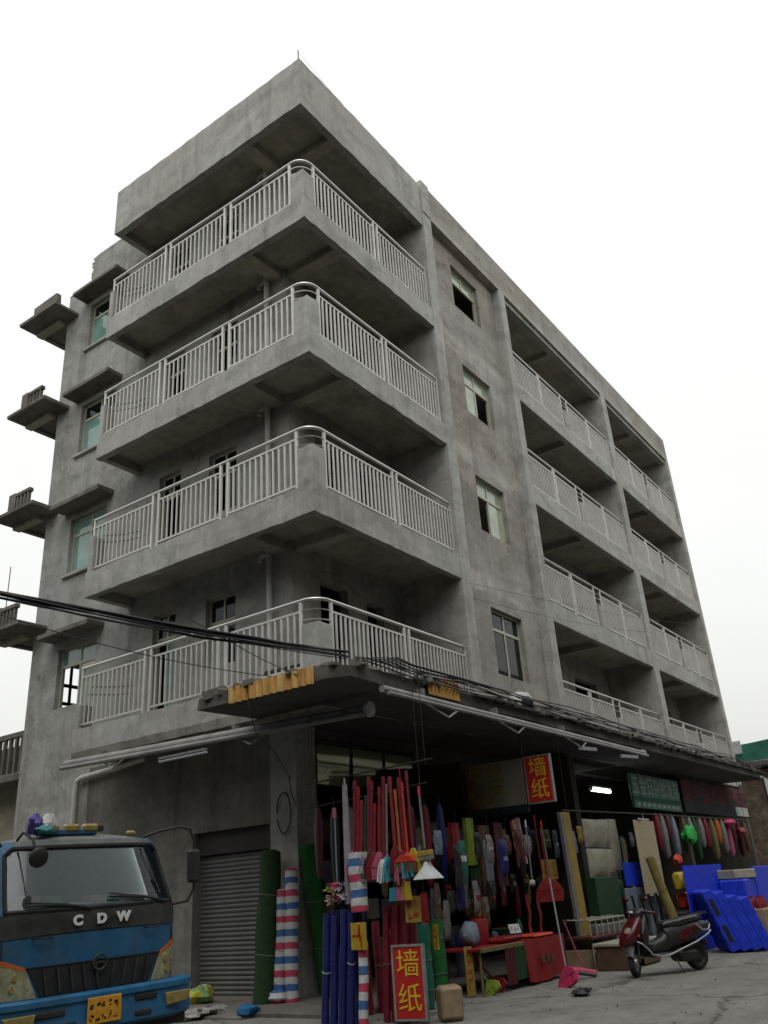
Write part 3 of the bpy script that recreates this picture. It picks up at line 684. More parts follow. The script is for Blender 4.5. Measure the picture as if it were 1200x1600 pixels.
def lerp(a, b, t): return a + (b-a)*t
def interp(tab, z):
    if z <= tab[0][0]: return tab[0][1]
    for (z0, a), (z1, b) in zip(tab, tab[1:]):
        if z <= z1: return lerp(a, b, (z-z0)/(z1-z0))
    return tab[-1][1]

# ------------------------------------------------------------------ blue light truck
M_['truck_blue'] = plain('faded_blue_paint', (0.014,0.105,0.22), rough=0.5, var=0.22, scale=5, spec=0.45, dirt=0.42)
M_['truck_blue2'] = plain('worn_blue_bumper', (0.02,0.135,0.29), rough=0.45, var=0.22, scale=6, spec=0.45, dirt=0.38)
M_['black_plastic'] = plain('black_plastic', (0.022,0.023,0.022), rough=0.6, var=0.3, scale=8)
M_['black_band'] = plain('dusty_black_panel', (0.035,0.038,0.036), rough=0.55, var=0.35, scale=6, dirt=0.3)
M_['rubber'] = plain('rubber', (0.018,0.018,0.017), rough=0.85, var=0.3, scale=12, dirt=0.2)
M_['roof_dusty'] = plain('dusty_roof_paint', (0.15,0.165,0.165), rough=0.8, var=0.25, scale=5, dirt=0.25)
M_['lens_clear'] = plain('yellowed_lens', (0.34,0.33,0.20), rough=0.25, var=0.35, scale=16, spec=0.6)
M_['lens_amber'] = plain('amber_lens', (0.50,0.13,0.03), rough=0.3, var=0.2, scale=14, spec=0.6)
M_['lens_fog'] = plain('dirty_fog_lens', (0.30,0.23,0.07), rough=0.4, var=0.3, scale=14, spec=0.5)
M_['chrome_white'] = plain('white_metal_letter', (0.72,0.72,0.70), rough=0.4, var=0.05)
M_['plate'] = plain('yellow_plate', (0.62,0.30,0.02), rough=0.55, var=0.2, scale=20)
M_['windshield'] = glass('windshield_glass', (0.74,0.80,0.80), 0.08, (0.10,0.16,0.18), rough=0.03, refl=0.0, ior=1.38)
truck = thing('parked_truck', 'faded blue light truck with dusty windscreen parked beside the grey wall', 'truck', (-4.03, -0.70, 0), rot=(0, -.02, math.radians(-8.5))); truck.scale = (1.0, 1, 1)
HW = [(.42,.85),(.95,.88),(1.35,.87),(1.90,.80),(1.96,.75)]
def yf(z): return 0.0 if z < 1.33 else (z-1.33)*0.46
def skin(a, z, off=0.0):
    h = interp(HW, z); t = max(-1, min(1, a/h)); return (a, yf(z) + 0.17*abs(t)**5 + 0.02*t*t - off, z)
def patch(name, fn_az, nu, nv, off, mat, parent=truck, th=0.012, smooth=True):
    g = MB(); g.sheet(lambda u, v: skin(*fn_az(u, v), off), nu, nv, th); return g.build(name, M_[mat], parent, smooth)
# cab shell with the windscreen opening left out
g = MB(); zl = [.45,.60,.75,.95,1.15,1.33,1.385,1.55,1.70,1.855,1.90,1.95]; na = 22; d1 = 1.55
rows = []
for zz in zl:
    h = interp(HW, zz); rows.append([skin(-h+2*h*i/na, zz) for i in range(na+1)])
base = len(g.v)
V = [p for r in rows for p in r]; F = []
for j in range(len(zl)-1):
    for i in range(na):
        if 6 <= j <= 8 and 1 <= i <= na-2: continue
        F.append((j*(na+1)+i, j*(na+1)+i+1, (j+1)*(na+1)+i+1, (j+1)*(na+1)+i))
g.add(V, F)
for s in (-1, 1):
    L = [[(s*interp(HW, zz), lerp(skin(s*interp(HW, zz), zz)[1], d1, t), zz) for t in (0, .5, 1)] for zz in zl]
    g.loft(L, cap=False, closed=False)
g.loft([[(-interp(HW, zz), d1, zz), (interp(HW, zz), d1, zz)] for zz in zl], cap=False, closed=False)
g.build('cab', M_['truck_blue'], truck, True)
patch('bonnet_panel', lambda u, v: (lerp(-.80, .80, u), lerp(.925, 1.165, v)), 16, 3, .010, 'truck_blue')
# roof
def roof_fn(u, v):
    a = lerp(-.75, .75, u); y = lerp(skin(a, 1.95)[1], d1, v); return (a, y, 1.95 + .07*(1-abs(2*u-1)**3)*min(1, v*5))
g = MB(); g.sheet(roof_fn, 16, 8); g.build('roof', M_['roof_dusty'], truck, True)
patch('roof_edge', lambda u, v: (lerp(-.68, .68, u), lerp(1.885, 1.95, v)), 16, 2, .012, 'roof_dusty')
# windscreen, seal, wipers
ws = patch('windscreen', lambda u, v: (lerp(-1, 1, u)*(interp(HW, lerp(1.37, 1.875, v))-.055), lerp(1.37, 1.875, v)), 20, 6, .004, 'windshield', th=0.006)
per = [(-.80, 1.36), (0, 1.355), (.80, 1.36), (.795, 1.45), (.755, 1.83), (.70, 1.885), (0, 1.888), (-.70, 1.885), (-.755, 1.83), (-.795, 1.45), (-.80, 1.36)]
pp = []
for (a0, z0), (a1, z1) in zip(per, per[1:]):
    for t in [i/5 for i in range(5)]: pp.append(skin(lerp(a0, a1, t), lerp(z0, z1, t), .012))
pp.append(pp[0]); MB().tube(pp, .020, 6).build('window_seal', M_['rubber'], ws, True)
for nm, (a0, z0), (a1, z1) in (('wiper', (-.10, 1.352), (-.66, 1.40)), ('wiper', (.70, 1.355), (.10, 1.43))):
    q = [skin(lerp(a0, a1, t), lerp(z0, z1, t) + .02*math.sin(t*math.pi), .035) for t in [i/8 for i in range(9)]]
    g = MB(); g.tube(q, .012, 5); q2 = [skin(lerp(a0, a1, .35+.65*t), lerp(z0, z1, .35+.65*t)+.03, .028) for t in (0, .5, 1)]; g.tube(q2, .009, 4)
    g.build(nm, M_['black_plastic'], truck)
# cabin inside
g = MB(); g.box(-.78, .12, 1.20, .78, .55, 1.33); g.build('dashboard', M_['black_band'], truck)
for x in (-.4, .4):
    g = MB(); g.cbox(x-.25, 1.1, 1.0, x+.25, 1.28, 1.72, .06); g.cbox(x-.14, 1.12, 1.70, x+.14, 1.24, 1.86, .04); g.build('seat', M_['black_plastic'], truck)
g = MB(); g.torus((-.42, .62, 1.40), (0, -.8, .6), .19, .014, 20, 6); g.build('steering_wheel', M_['black_plastic'], truck, True)
M_['it_pink'] = plain('pink_packet', (0.42,0.24,0.22)); M_['it_green'] = plain('green_packet', (0.10,0.34,0.22)); M_['it_white'] = plain('pale_papers', (0.52,0.53,0.50))
for nm, x, wd, m, h in (('paper', .40, .58, 'it_white', .12), ('packet', -.58, .18, 'it_pink', .15), ('packet', -.38, .16, 'it_green', .14), ('packet', .19, .13, 'it_green', .11), ('packet', .04, .14, 'it_pink', .12), ('paper', -.14, .24, 'it_white', .07)):
    g = MB(); g.cbox(x-wd/2, .075+h*.45, 1.335, x+wd/2, .30, 1.335+h, .01).jitter(.006, int(x*100)); o = g.build(nm, M_[m], truck)
# black name band and letters
patch('name_band', lambda u, v: (lerp(-.86, .86, u)*(1-.0*v), lerp(1.175-.02*(2*u-1)**2, 1.345, v)), 18, 4, .016, 'black_band')
for ch, a in (('C', -.225), ('D', .0), ('W', .215)):
    p = skin(a, 1.258, .034); text_mesh('letter', ch, .108, 'chrome_white', truck, p, (1, .0, 0), (0, 0, 1), bold=.006, ext=.006, sx=1.15)
# grille: recessed bed with uprights and emblem ring
gr = patch('grille', lambda u, v: (lerp(lerp(-.50, -.62, v), lerp(.50, .62, v), u), lerp(.70, .93, v)), 14, 3, .008, 'black_plastic')
for i in range(9):
    a = -.46 + i*.115
    g = MB(); g.loft([[skin(a+s1*.008 + k*.035*(1 if a > 0 else -1), z, o2) for s1, o2 in ((-1, .01), (1, .01), (1, .032), (-1, .032))] for k, z in ((0, .72), (.5, .815), (1, .91))]); g.build('grille_bar', M_['black_band'], gr)
g = MB(); g.torus(skin(0, .915, .035), (0, 1, 0), .062, .010, 24, 6); g.obox(skin(0, .915, .03), (.05,0,0), (0,.006,0), (0,0,.008)); g.build('emblem', M_['black_band'], truck, True)
# headlamps
for s in (-1, 1):
    def hl(u, v, s=s): return (s*lerp(lerp(.54, .645, v), lerp(.80, .855, min(1, v*1.6)), u), .705 + v*(.235 + .085*u))
    h = patch('headlight', (lambda u, v: hl(u, v*.86)) , 8, 8, .022, 'lens_clear')
    patch('turn_signal', (lambda u, v: hl(u, .865+v*.135)), 8, 2, .023, 'lens_amber', h)
    for u, v in ((.4, .62), (.6, .3)):
        p = hl(u, v); g = MB(); g.lathe([(.0, .0), (.028, .001), (.034, .006), (.030, .010)], skin(*p, .028), (0, -1, 0), 12); g.build('reflector', M_['lens_fog'], h, True)
# bumper
def bumper_sec(a):
    t = abs(a)/.97; y = -.13 + .16*t**6
    return [(a, y+.05, .40), (a, y, .43), (a, y+.006, .63), (a, y-.012, .645), (a, y-.012, .685), (a, y+.02, .70), (a, .10+.05*t**6, .70), (a, .10, .40)]
g = MB(); g.loft([bumper_sec(-.97+1.94*i/24) for i in range(25)]); bp = g.build('bumper', M_['truck_blue2'], truck, True)
for a0, a1, z0, z1 in ((-.60, -.34, .555, .605), (.30, .52, .575, .625), (-.42, -.24, .455, .500), (.30, .47, .455, .500)):
    g = MB(); g.cbox(a0, -.139, z0, a1, -.10, z1, .01); g.build('bumper_slot', M_['rubber'], bp)
for s in (-1, 1):
    g = MB(); g.ext([(.62,.50),(.83,.52),(.87,.60),(.60,.60)], (0, -.145, 0), (s,0,0), (0,0,1), (0,.03,0)); g.build('fog_lamp', M_['lens_fog'], bp, bevel=.006)
g = MB(); g.cbox(-.155, -.152, .455, .16, -.142, .655, .008); pl = g.build('number_plate', M_['plate'], bp)
rdp = random.Random(4); g = MB()
for i in range(5):
    for r in range(2):
        x = -.12 + i*.058
        for k in range(2): g.obox((x+rdp.uniform(-.012,.012), -.1535, .505+.095*r+rdp.uniform(-.02,.02)), (rdp.uniform(.004,.018),0,rdp.uniform(-.006,.006)), (0,.001,0), (rdp.uniform(-.006,.006),0,rdp.uniform(.004,.02)))
tag(g.build('worn_characters', M_['black_plastic'], pl), kind='stuff')
g = MB(); g.cbox(-.9, -.02, .33, .9, .12, .42, .02); g.build('under_panel', M_['black_plastic'], truck)
# mirrors
for s in (-1, 1):      # cab corner seams, wiper washer, grab handle
    MB().tube([skin(s*.815, z, .012) for z in (.72, .95, 1.13)], .006, 4).build('panel_seam', M_['rubber'], truck)
    MB().tube([skin(s*.45, 1.15, .02), skin(s*.45, 1.15, .06), skin(s*.60, 1.15, .06), skin(s*.60, 1.15, .02)], .009, 5).build('step_handle', M_['black_plastic'], truck, True)
MB().tube([skin(-.80+1.6*i/12, .932, .012) for i in range(13)], .005, 4).build('panel_seam', M_['rubber'], truck)
g = MB(); g.tube([(.58,.30,1.95), (.72,.22,2.0), (.90,.12,2.03), (.99,.08,2.0), (1.03,.07,1.88), (1.03,.07,1.45), (.98,.10,1.34), (.86,.2,1.32)], .013, 6); mr = g.build('mirror_arm', M_['black_plastic'], truck, True)
MB().cbox(.955, .02, 1.50, 1.085, .10, 1.81, .025).build('mirror', M_['black_plastic'], mr)
g = MB(); g.tube([(-.70,.25,1.95), (-.74,.05,2.0), (-.72,-.10,1.93), (-.70,-.14,1.84)], .012, 6); mr = g.build('mirror_arm', M_['black_plastic'], truck, True)
g = MB(); g.lathe([(.0,.05),(.04,.048),(.075,.03),(.085,.0),(.075,-.012),(.0,-.014)], (-.69,-.17,1.78), (0,-.9,-.2), 18); g.build('mirror', M_['black_plastic'], mr, True)
g = MB(); g.tube([(-.86,.2,1.9), (-1.0,.1,2.02), (-1.02,.08,1.6)], .013, 6); g.build('mirror_arm', M_['black_plastic'], truck, True)
# roof lamps
rb = MB().cbox(-.42, .42, 2.0, .16, .52, 2.055, .012).build('lamp_bar', M_['truck_blue'], truck)
for a in (-.30, -.10, .09):
    MB().cbox(a-.075, .405, 2.025, a+.075, .50, 2.10, .02).build('roof_lamp', M_['lens_fog'], rb)
MB().cbox(.50, .42, 1.985, .58, .5, 2.03, .015).build('roof_lamp', M_['lens_fog'], truck)
MB().cbox(.17, .44, 2.03, .24, .50, 2.09, .01).build('horn', M_['black_plastic'], truck)
# load bed, chassis, wheels
g = MB(); g.box(-.95, 1.75, .92, .95, 5.2, .98); bed = g.build('load_bed', M_['truck_blue'], truck)
for a0, a1, y0, y1 in ((-.97,-.93,1.75,5.2), (.93,.97,1.75,5.2), (-.93,.93,1.75,1.80), (-.93,.93,5.15,5.2)):
    MB().cbox(a0, y0, .98, a1, y1, 1.36, .01).build('dropside', M_['truck_blue'], bed)
MB().box(-.45, .2, .55, -.33, 5.0, .75).build('chassis_rail', M_['black_plastic'], truck); MB().box(.33, .2, .55, .45, 5.0, .75).build('chassis_rail', M_['black_plastic'], truck)
for a, y in ((-.78, .62), (.78, .62), (-.72, 3.9), (.72, 3.9)):
    g = MB(); g.torus((a, y, .375), (1, 0, 0), .285, .09, 28, 8, 1.1); wh = g.build('wheel', M_['rubber'], truck, True)
    g = MB(); g.lathe([(.0,-.05),(.12,-.05),(.20,-.03),(.215,-.08),(.225,-.08),(.225,.08),(.0,.08)], (a, y, .375), (1 if a < 0 else -1, 0, 0), 20); g.build('rim', M_['shutter'], wh, True)
# bundle tied on the roof
M_['bag_purple'] = plain('purple_bag', (0.10,0.07,0.30), rough=.5, var=.3); M_['bag_white'] = plain('white_bag', (0.52,0.54,0.52), rough=.5, var=.2); M_['bag_teal'] = plain('teal_bag', (0.08,0.28,0.30), rough=.5)
def blob(c, r, seed, n=12, m=8, amp=.22):
    rd = random.Random(seed); ph = [rd.uniform(0, 6.28) for _ in range(6)]; c = Vector(c); secs = []
    for j in range(m+1):
        t = -math.pi/2 + math.pi*j/m; s = []
        for i in range(n):
            a = 2*math.pi*i/n; k = 1 + amp*math.sin(3*a+ph[0]+2*t)*math.cos(t) + amp*.6*math.sin(5*a+ph[1]-3*t) + amp*.5*math.sin(4*t+ph[2]+a)
            s.append(c + Vector((r[0]*k*math.cos(t)*math.cos(a), r[1]*k*math.cos(t)*math.sin(a), r[2]*k*math.sin(t))))
        secs.append(s)
    g = MB(); g.loft(secs); return g
bun = thing('roof_bundle', 'purple and white plastic bundle lying on the truck cab roof', 'bundle', (-4.42, -.22, 2.02), math.radians(-8.5))
blob((-.06, 0, .07), (.075, .09, .085), 3).build('purple_wrap', M_['bag_purple'], bun, True)
blob((.06, -.02, .08), (.07, .08, .075), 5).build('white_wrap', M_['bag_white'], bun, True)
blob((.0, -.06, .02), (.09, .05, .035), 7).build('teal_wrap', M_['bag_teal'], bun, True)

# ------------------------------------------------------------------ scooter
M_['sc_red'] = plain('dark_red_scooter_paint', (0.075,0.005,0.011), rough=.3, var=.15, spec=.5)
M_['sc_silver'] = plain('silver_trim', (0.42,0.43,0.42), rough=.4, metal=.5, var=.1)
M_['sc_black'] = plain('scooter_black', (0.02,0.02,0.02), rough=.45, var=.3, spec=.5)
M_['sc_seat'] = plain('black_vinyl_seat', (0.022,0.023,0.023), rough=.36, var=.2, spec=.6)
M_['mirror_glass'] = plain('mirror_face', (0.6,0.62,0.62), rough=.08, metal=1, var=.03)
sco = thing('motor_scooter', 'dark red and black motor scooter standing on its kickstand in the road', 'scooter', (4.25, -2.77, 0), math.radians(146.5)); sco.scale = (.91, .91, .87)
def sup(x, zc, hz, hy, n=14, p=2.6, yc=0):
    out = []
    for i in range(n):
        t = 2*math.pi*i/n; c, s = math.cos(t), math.sin(t)
        out.append((x, yc + hy*math.copysign(abs(c)**(2/p), c), zc + hz*math.copysign(abs(s)**(2/p), s)))
    return out
def body(name, secs, mat, parent=sco, p=2.6):
    g = MB(); g.loft([sup(*q, p=p) for q in secs]); return g.build(name, M_[mat], parent, True)
ST = math.radians(38)
def front_pt(x, y, z):    # steer the fork about its raked axis (approximately vertical at x=.5)
    dx, dy = x-.56, y; return (.56 + dx*math.cos(ST) - dy*math.sin(ST), dx*math.sin(ST) + dy*math.cos(ST), z)
for nm, c, ax in (('rear', (-.62, 0, .22), (0,1,0)), ('front', front_pt(.62, 0, .22), (-math.sin(ST), math.cos(ST), 0))):
    g = MB(); g.torus(c, ax, .17, .052, 28, 8); wh = g.build('wheel', M_['rubber'], sco, True)
    g = MB(); g.lathe([(.0,-.045),(.05,-.045),(.06,-.02),(.12,-.015),(.135,-.035),(.135,.035),(.12,.015),(.06,.02),(.05,.045),(.0,.045)], c, ax, 20); g.build('rim', M_['sc_silver'] if nm == 'front' else M_['sc_black'], wh, True)
for s in (-1, 1):
    g = MB(); g.tube([front_pt(.62, s*.085, .22), front_pt(.56, s*.08, .45), front_pt(.50, s*.06, .62)], .022, 8); g.build('fork_leg', M_['sc_black'], sco, True)
# front mudguard
g = MB(); secs = []
for i in range(9):
    t = math.radians(20 + 140*i/8); secs.append([front_pt(.62 + .255*math.cos(t) + 0, y, .22 + .255*math.sin(t) + .02*(1-abs(y)/.07)) for y in (-.075, -.05, 0, .05, .075)])
g.loft(secs, cap=False, closed=False); g.build('front_mudguard', M_['sc_black'], sco, True)
body('front_shield', [(.78, .50, .04, .05), (.71, .53, .11, .12), (.61, .60, .16, .165), (.51, .70, .17, .17), (.43, .82, .11, .14), (.38, .88, .06, .10)], 'sc_red')
body('leg_shield', [(.47, .50, .20, .19), (.40, .60, .27, .185), (.36, .66, .26, .17), (.33, .68, .22, .15)], 'sc_black')
g = MB(); g.lathe([(.0,.02),(.05,.015),(.06,.0),(.0,-.02)], (.66, .06, .68), (1, .3, .55), 14); g.build('headlamp', M_['lens_clear'], sco, True)
g = MB(); g.cbox(.50, .10, .58, .56, .16, .63, .012); g.build('turn_signal', M_['lens_amber'], sco)
body('handlebar_cowl', [(.50, .90, .03, .05), (.45, .92, .065, .12), (.38, .94, .07, .14), (.30, .95, .05, .11), (.26, .95, .02, .06)], 'sc_black')
g = MB(); g.cbox(.47, -.04, .93, .52, .04, .97, .015); g.build('cowl_lens', M_['chrome_white'], sco)
hb = MB().tube([(.30, .33, .93), (.36, .22, .95), (.37, 0, .93), (.36, -.22, .95), (.30, -.33, .93)], .016, 8).build('handlebar', M_['sc_black'], sco, True)
for s in (-1, 1):
    MB().tube([(.345, s*.24, .948), (.285, s*.36, .925)], .022, 8).build('grip', M_['sc_red'], hb, True)
    MB().tube([(.38, s*.23, .965), (.33, s*.36, .94)], .006, 5).build('brake_lever', M_['sc_silver'], hb, True)
    g = MB(); g.tube([(.36, s*.20, .95), (.37, s*.23, 1.05), (.37, s*.25, 1.11)], .007, 6); st = g.build('mirror_stem', M_['sc_black'], sco, True)
    g = MB(); g.loft([[(x, s*.26 + .06*k*math.cos(t), 1.145 + .042*k*math.sin(t)) for t in [2*math.pi*i/12 for i in range(12)]] for x, k in ((.40, .4), (.395, .8), (.375, 1), (.36, .95))]); mi = g.build('mirror', M_['sc_red'], st, True)
g = MB(); g.cbox(-.16, -.17, .27, .36, .17, .32, .02); fb = g.build('floorboard', M_['sc_black'], sco)
body('tunnel', [(.40, .44, .10, .09), (.22, .38, .10, .11), (.05, .42, .14, .12), (-.06, .48, .18, .13)], 'sc_black')
body('tail_body', [(-.02, .50, .19, .135), (-.16, .54, .20, .15), (-.40, .58, .17, .165), (-.65, .62, .13, .15), (-.85, .66, .08, .10), (-.93, .68, .03, .05)], 'sc_black')
for s in (-1, 1):
    g = MB(); P = [(-.22,.50),(-.30,.63),(-.52,.68),(-.62,.66),(-.50,.56),(-.30,.47)]
    g.ext(P, (0, s*.158, 0), (1,0,0), (0,0,1), (0, s*.018, 0)); g.build('side_panel', M_['sc_red'], sco, bevel=.01)
    g = MB(); g.tube([(.56, s*.12, .52), (.50, s*.17, .48), (.42, s*.19, .40), (.34, s*.185, .31), (.20, s*.18, .275), (.0, s*.18, .285), (-.25, s*.185, .36), (-.55, s*.18, .44), (-.80, s*.15, .53), (-.92, s*.10, .58)], .014, 6); g.build('silver_strip', M_['sc_silver'], sco, True)
    g = MB(); g.tube([(-.60, s*.15, .70), (-.72, s*.155, .60), (-.86, s*.13, .60), (-.92, s*.10, .68), (-.86, s*.11, .73)], .012, 6); g.build('grab_rail', M_['sc_silver'], sco, True)
body('seat', [(-.02, .72, .03, .08), (-.08, .735, .055, .12), (-.28, .735, .065, .155), (-.40, .755, .07, .155), (-.62, .785, .055, .13), (-.76, .80, .04, .10), (-.82, .81, .02, .06)], 'sc_seat')
g = MB(); g.tube([(-.72, .10, .83), (-.90, .09, .86), (-.95, 0, .87), (-.90, -.09, .86), (-.72, -.10, .83)], .012, 6); g.cbox(-.92, -.08, .835, -.76, .08, .85, .005); g.build('rear_rack', M_['sc_black'], sco, True)
g = MB(); g.cbox(-.97, -.06, .60, -.93, .06, .66, .015); g.build('tail_light', M_['sc_red'], sco)
g = MB(); secs = []
for i in range(7):
    t = math.radians(30 + 130*i/6); secs.append([(-.62 + .27*math.cos(t)*(-1), y, .22 + .27*math.sin(t)) for y in (-.08, 0, .08)])
g.loft(secs, cap=False, closed=False); g.build('rear_mudguard', M_['sc_black'], sco, True)
g = MB(); g.cbox(-.55, .06, .16, -.20, .17, .32, .03); g.cyl((-.30, -.13, .24), (-.30, .16, .24), .09, n=14); g.build('engine', M_['sc_black'], sco)
g = MB(); g.cyl((-.35, -.16, .26), (-.85, -.18, .33), .05, .06, 12); g.build('exhaust', M_['sc_black'], sco, True)
g = MB(); g.tube([(-.12, .10, .26), (-.15, .22, .02), (-.13, .25, .008)], .011, 6); g.build('kickstand', M_['sc_black'], sco, True)
# ------------------------------------------------------------------ goods: materials
def C(name, col, **k):
    if name not in M_: M_[name] = plain('m_'+name, col, **({'rough': .55, 'var': .22} | k))
    return name
for n_, c_ in dict(g_red=(.33,.012,.018), g_crimson=(.24,.01,.03), g_pink=(.62,.13,.25), g_hotpink=(.70,.05,.16), g_green=(.02,.17,.045), g_teal=(.01,.17,.11), g_lime=(.30,.42,.04),
                   g_white=(.66,.68,.68), g_grey=(.22,.22,.21), g_lilac=(.33,.30,.34), g_blue=(.018,.065,.92), g_navy=(.008,.012,.13), g_sky=(.03,.22,.52), g_cyan=(.02,.36,.45), g_yellow=(.62,.44,.03),
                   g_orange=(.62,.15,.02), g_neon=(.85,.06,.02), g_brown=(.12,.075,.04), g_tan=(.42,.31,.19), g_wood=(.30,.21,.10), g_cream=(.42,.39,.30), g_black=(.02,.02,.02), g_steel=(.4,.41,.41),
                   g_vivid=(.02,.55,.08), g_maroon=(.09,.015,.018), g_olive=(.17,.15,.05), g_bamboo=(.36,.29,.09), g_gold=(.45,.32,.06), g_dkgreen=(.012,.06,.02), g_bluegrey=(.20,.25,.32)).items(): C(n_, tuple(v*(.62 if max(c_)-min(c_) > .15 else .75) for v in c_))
M_['turf'] = plain('green_turf', (.014,.12,.028), rough=.95, var=.3, scale=30, bumpy=.7)
M_['turf_dark'] = plain('dark_green_turf', (.017,.048,.014), rough=.95, var=.35, scale=30, bumpy=.7)
M_['tarp_stripe'] = bands('striped_tarp', [(1,(.42,.045,.085)),(1,(.48,.50,.50)),(1,(.035,.11,.29)),(1,(.48,.50,.50))], 2, 0.34)
M_['woven'] = bands('woven_mat', [(1,(.44,.38,.26)),(1,(.34,.28,.18))], 0, 0.05, wob=.01)
M_['sign_red'] = plain('red_sign_face', (.42,.02,.016), rough=.4, var=.08, spec=.4)
M_['sign_gold'] = plain('yellow_lettering', (.62,.42,.03), rough=.45, var=.06)
M_['sign_frame'] = plain('grey_sign_frame', (.30,.31,.30), rough=.5, metal=.4)

def roll(name, label, base, top, r, mat, cat='roll', group=None, ties=2, flat=1.0, tie_mat='g_grey', seed=1):
    """an upright roll of sheet goods: spiral-ended cylinder with slight sag and tie strings"""
    base, top = Vector(base), Vector(top); d = top-base; L = d.length
    t = thing(name, label, cat, base, group=group); t.rotation_euler = d.to_track_quat('Z', 'Y').to_euler()
    rd = random.Random(seed); g = MB(); secs = []; N = 14; n = 20
    for j in range(N+1):
        z = L*j/N; k = 1 + rd.uniform(-.02, .02); ox = .07*r*math.sin(j*.7+seed)
        secs.append([(ox + r*k*math.cos(a)*(1+.015*math.sin(3*a+j)), flat*r*k*math.sin(a)*(1+.02*math.sin(2*a+seed)), z) for a in [2*math.pi*i/n for i in range(n)]])
    g.loft(secs); rl = g.build('rolled_sheet', M_[mat], t, True)
    sp = [(r*(.12+.8*q)*math.cos(q*15), flat*r*(.12+.8*q)*math.sin(q*15), L+.004) for q in [i/50 for i in range(51)]]
    MB().tube(sp, .006, 4).build('roll_edge', M_[mat], t)
    for i in range(ties):
        z = L*(i+1)/(ties+1) + rd.uniform(-.1, .1); MB().tube([(r*1.02*math.cos(a), flat*r*1.02*math.sin(a), z+.01*math.sin(2*a)) for a in [2*math.pi*q/24 for q in range(25)]], .006, 4).build('tie', M_[tie_mat], t)
    return t
def broom(name, label, top, bottom, r, handle, head, head_mat, cat='broom', group=None, hw=.13, hh=.24, facing=(-1,-.4), cap=None):
    """long handle with a fan-shaped head (kind 'fan'), mop strings ('mop'), brush bar ('bar') or none"""
    top, bottom = Vector(top), Vector(bottom); d = (top-bottom); L = d.length
    t = thing(name, label, cat, bottom, group=group)
    q = d.to_track_quat('Z', 'Y').to_euler(); t.rotation_euler = q
    MB().cyl((0,0,hh*.6), (0,0,L), r, r*.95, 8).build('handle', M_[handle], t, True)
    MB().cyl((0,0,L-.10), (0,0,L+.01), r*1.25, r*1.1, 8).build('cap', M_[cap or handle], t, True)
    fx = Vector((facing[0], facing[1], 0)).normalized(); tx = Vector((-fx.y, fx.x, 0))
    def P(a, b, z): v = tx*a + fx*b; return (v.x, v.y, z)
    if head == 'fan':
        g = MB(); g.loft([[P(s1*w1, s2*th, z) for s1, s2 in ((-1,-1),(1,-1),(1,1),(-1,1))] for z, w1, th in ((hh, r*1.3, .016), (hh*.8, hw*.5, .022), (hh*.55, hw*.85, .024), (hh*.42, hw*.9, .024))]); g.build('head', M_[head_mat], t, bevel=.006)
        g = MB(); rd = random.Random(int(L*1000)); n = 22
        for i in range(n):
            a = -1 + 2*(i+.5)/n; g.obox(P(a*hw*.94, rd.uniform(-.01,.01), hh*.21), Vector(P(hw/n*.9, 0, 0)), Vector(P(0, .018, 0)), Vector(P(a*hw*.07, 0, hh*.22)))
        tag(g.build('bristles', M_[head_mat], t), kind='stuff')
    elif head == 'mop':
        g = MB(); g.cyl((0,0,hh*.85), (0,0,hh), r*2, r*1.3, 10); g.build('socket', M_[handle], t, True)
        g = MB(); rd = random.Random(int(L*999)+3)
        for i in range(26):
            a = rd.uniform(0, 6.28); w1 = hw*rd.uniform(.3, 1); g.tube([(r*1.5*math.cos(a), r*1.5*math.sin(a), hh*.9), (w1*.8*math.cos(a), w1*.8*math.sin(a), hh*.6), (w1*math.cos(a+.2), w1*math.sin(a+.2), rd.uniform(0, hh*.2))], .012, 4)
        tag(g.build('mop_strings', M_[head_mat], t), kind='stuff')
    elif head == 'bar':
        g = MB(); g.obox((0,0,hh*.35), Vector(P(hw,0,0)), Vector(P(0,.035,0)), Vector((0,0,.03))); g.build('head', M_[head_mat], t, bevel=.01)
        g = MB(); n = 18
        for i in range(n): g.obox(P(-hw*.92+1.84*hw*i/(n-1), 0, hh*.12), Vector(P(.006,0,0)), Vector(P(0,.028,0)), Vector((0,0,hh*.12)))
        tag(g.build('bristles', M_['g_grey'], t), kind='stuff')
    elif head == 'pan':
        g = MB(); g.loft([[P(s1*w1, b, z) for s1, b in ((-1,-.01),(1,-.01),(1,th),(-1,th))] for z, w1, th in ((hh, hw*.35, .02), (hh*.75, hw*.8, .09), (0, hw, .10))]); g.build('pan', M_[head_mat], t, bevel=.008)
    return t
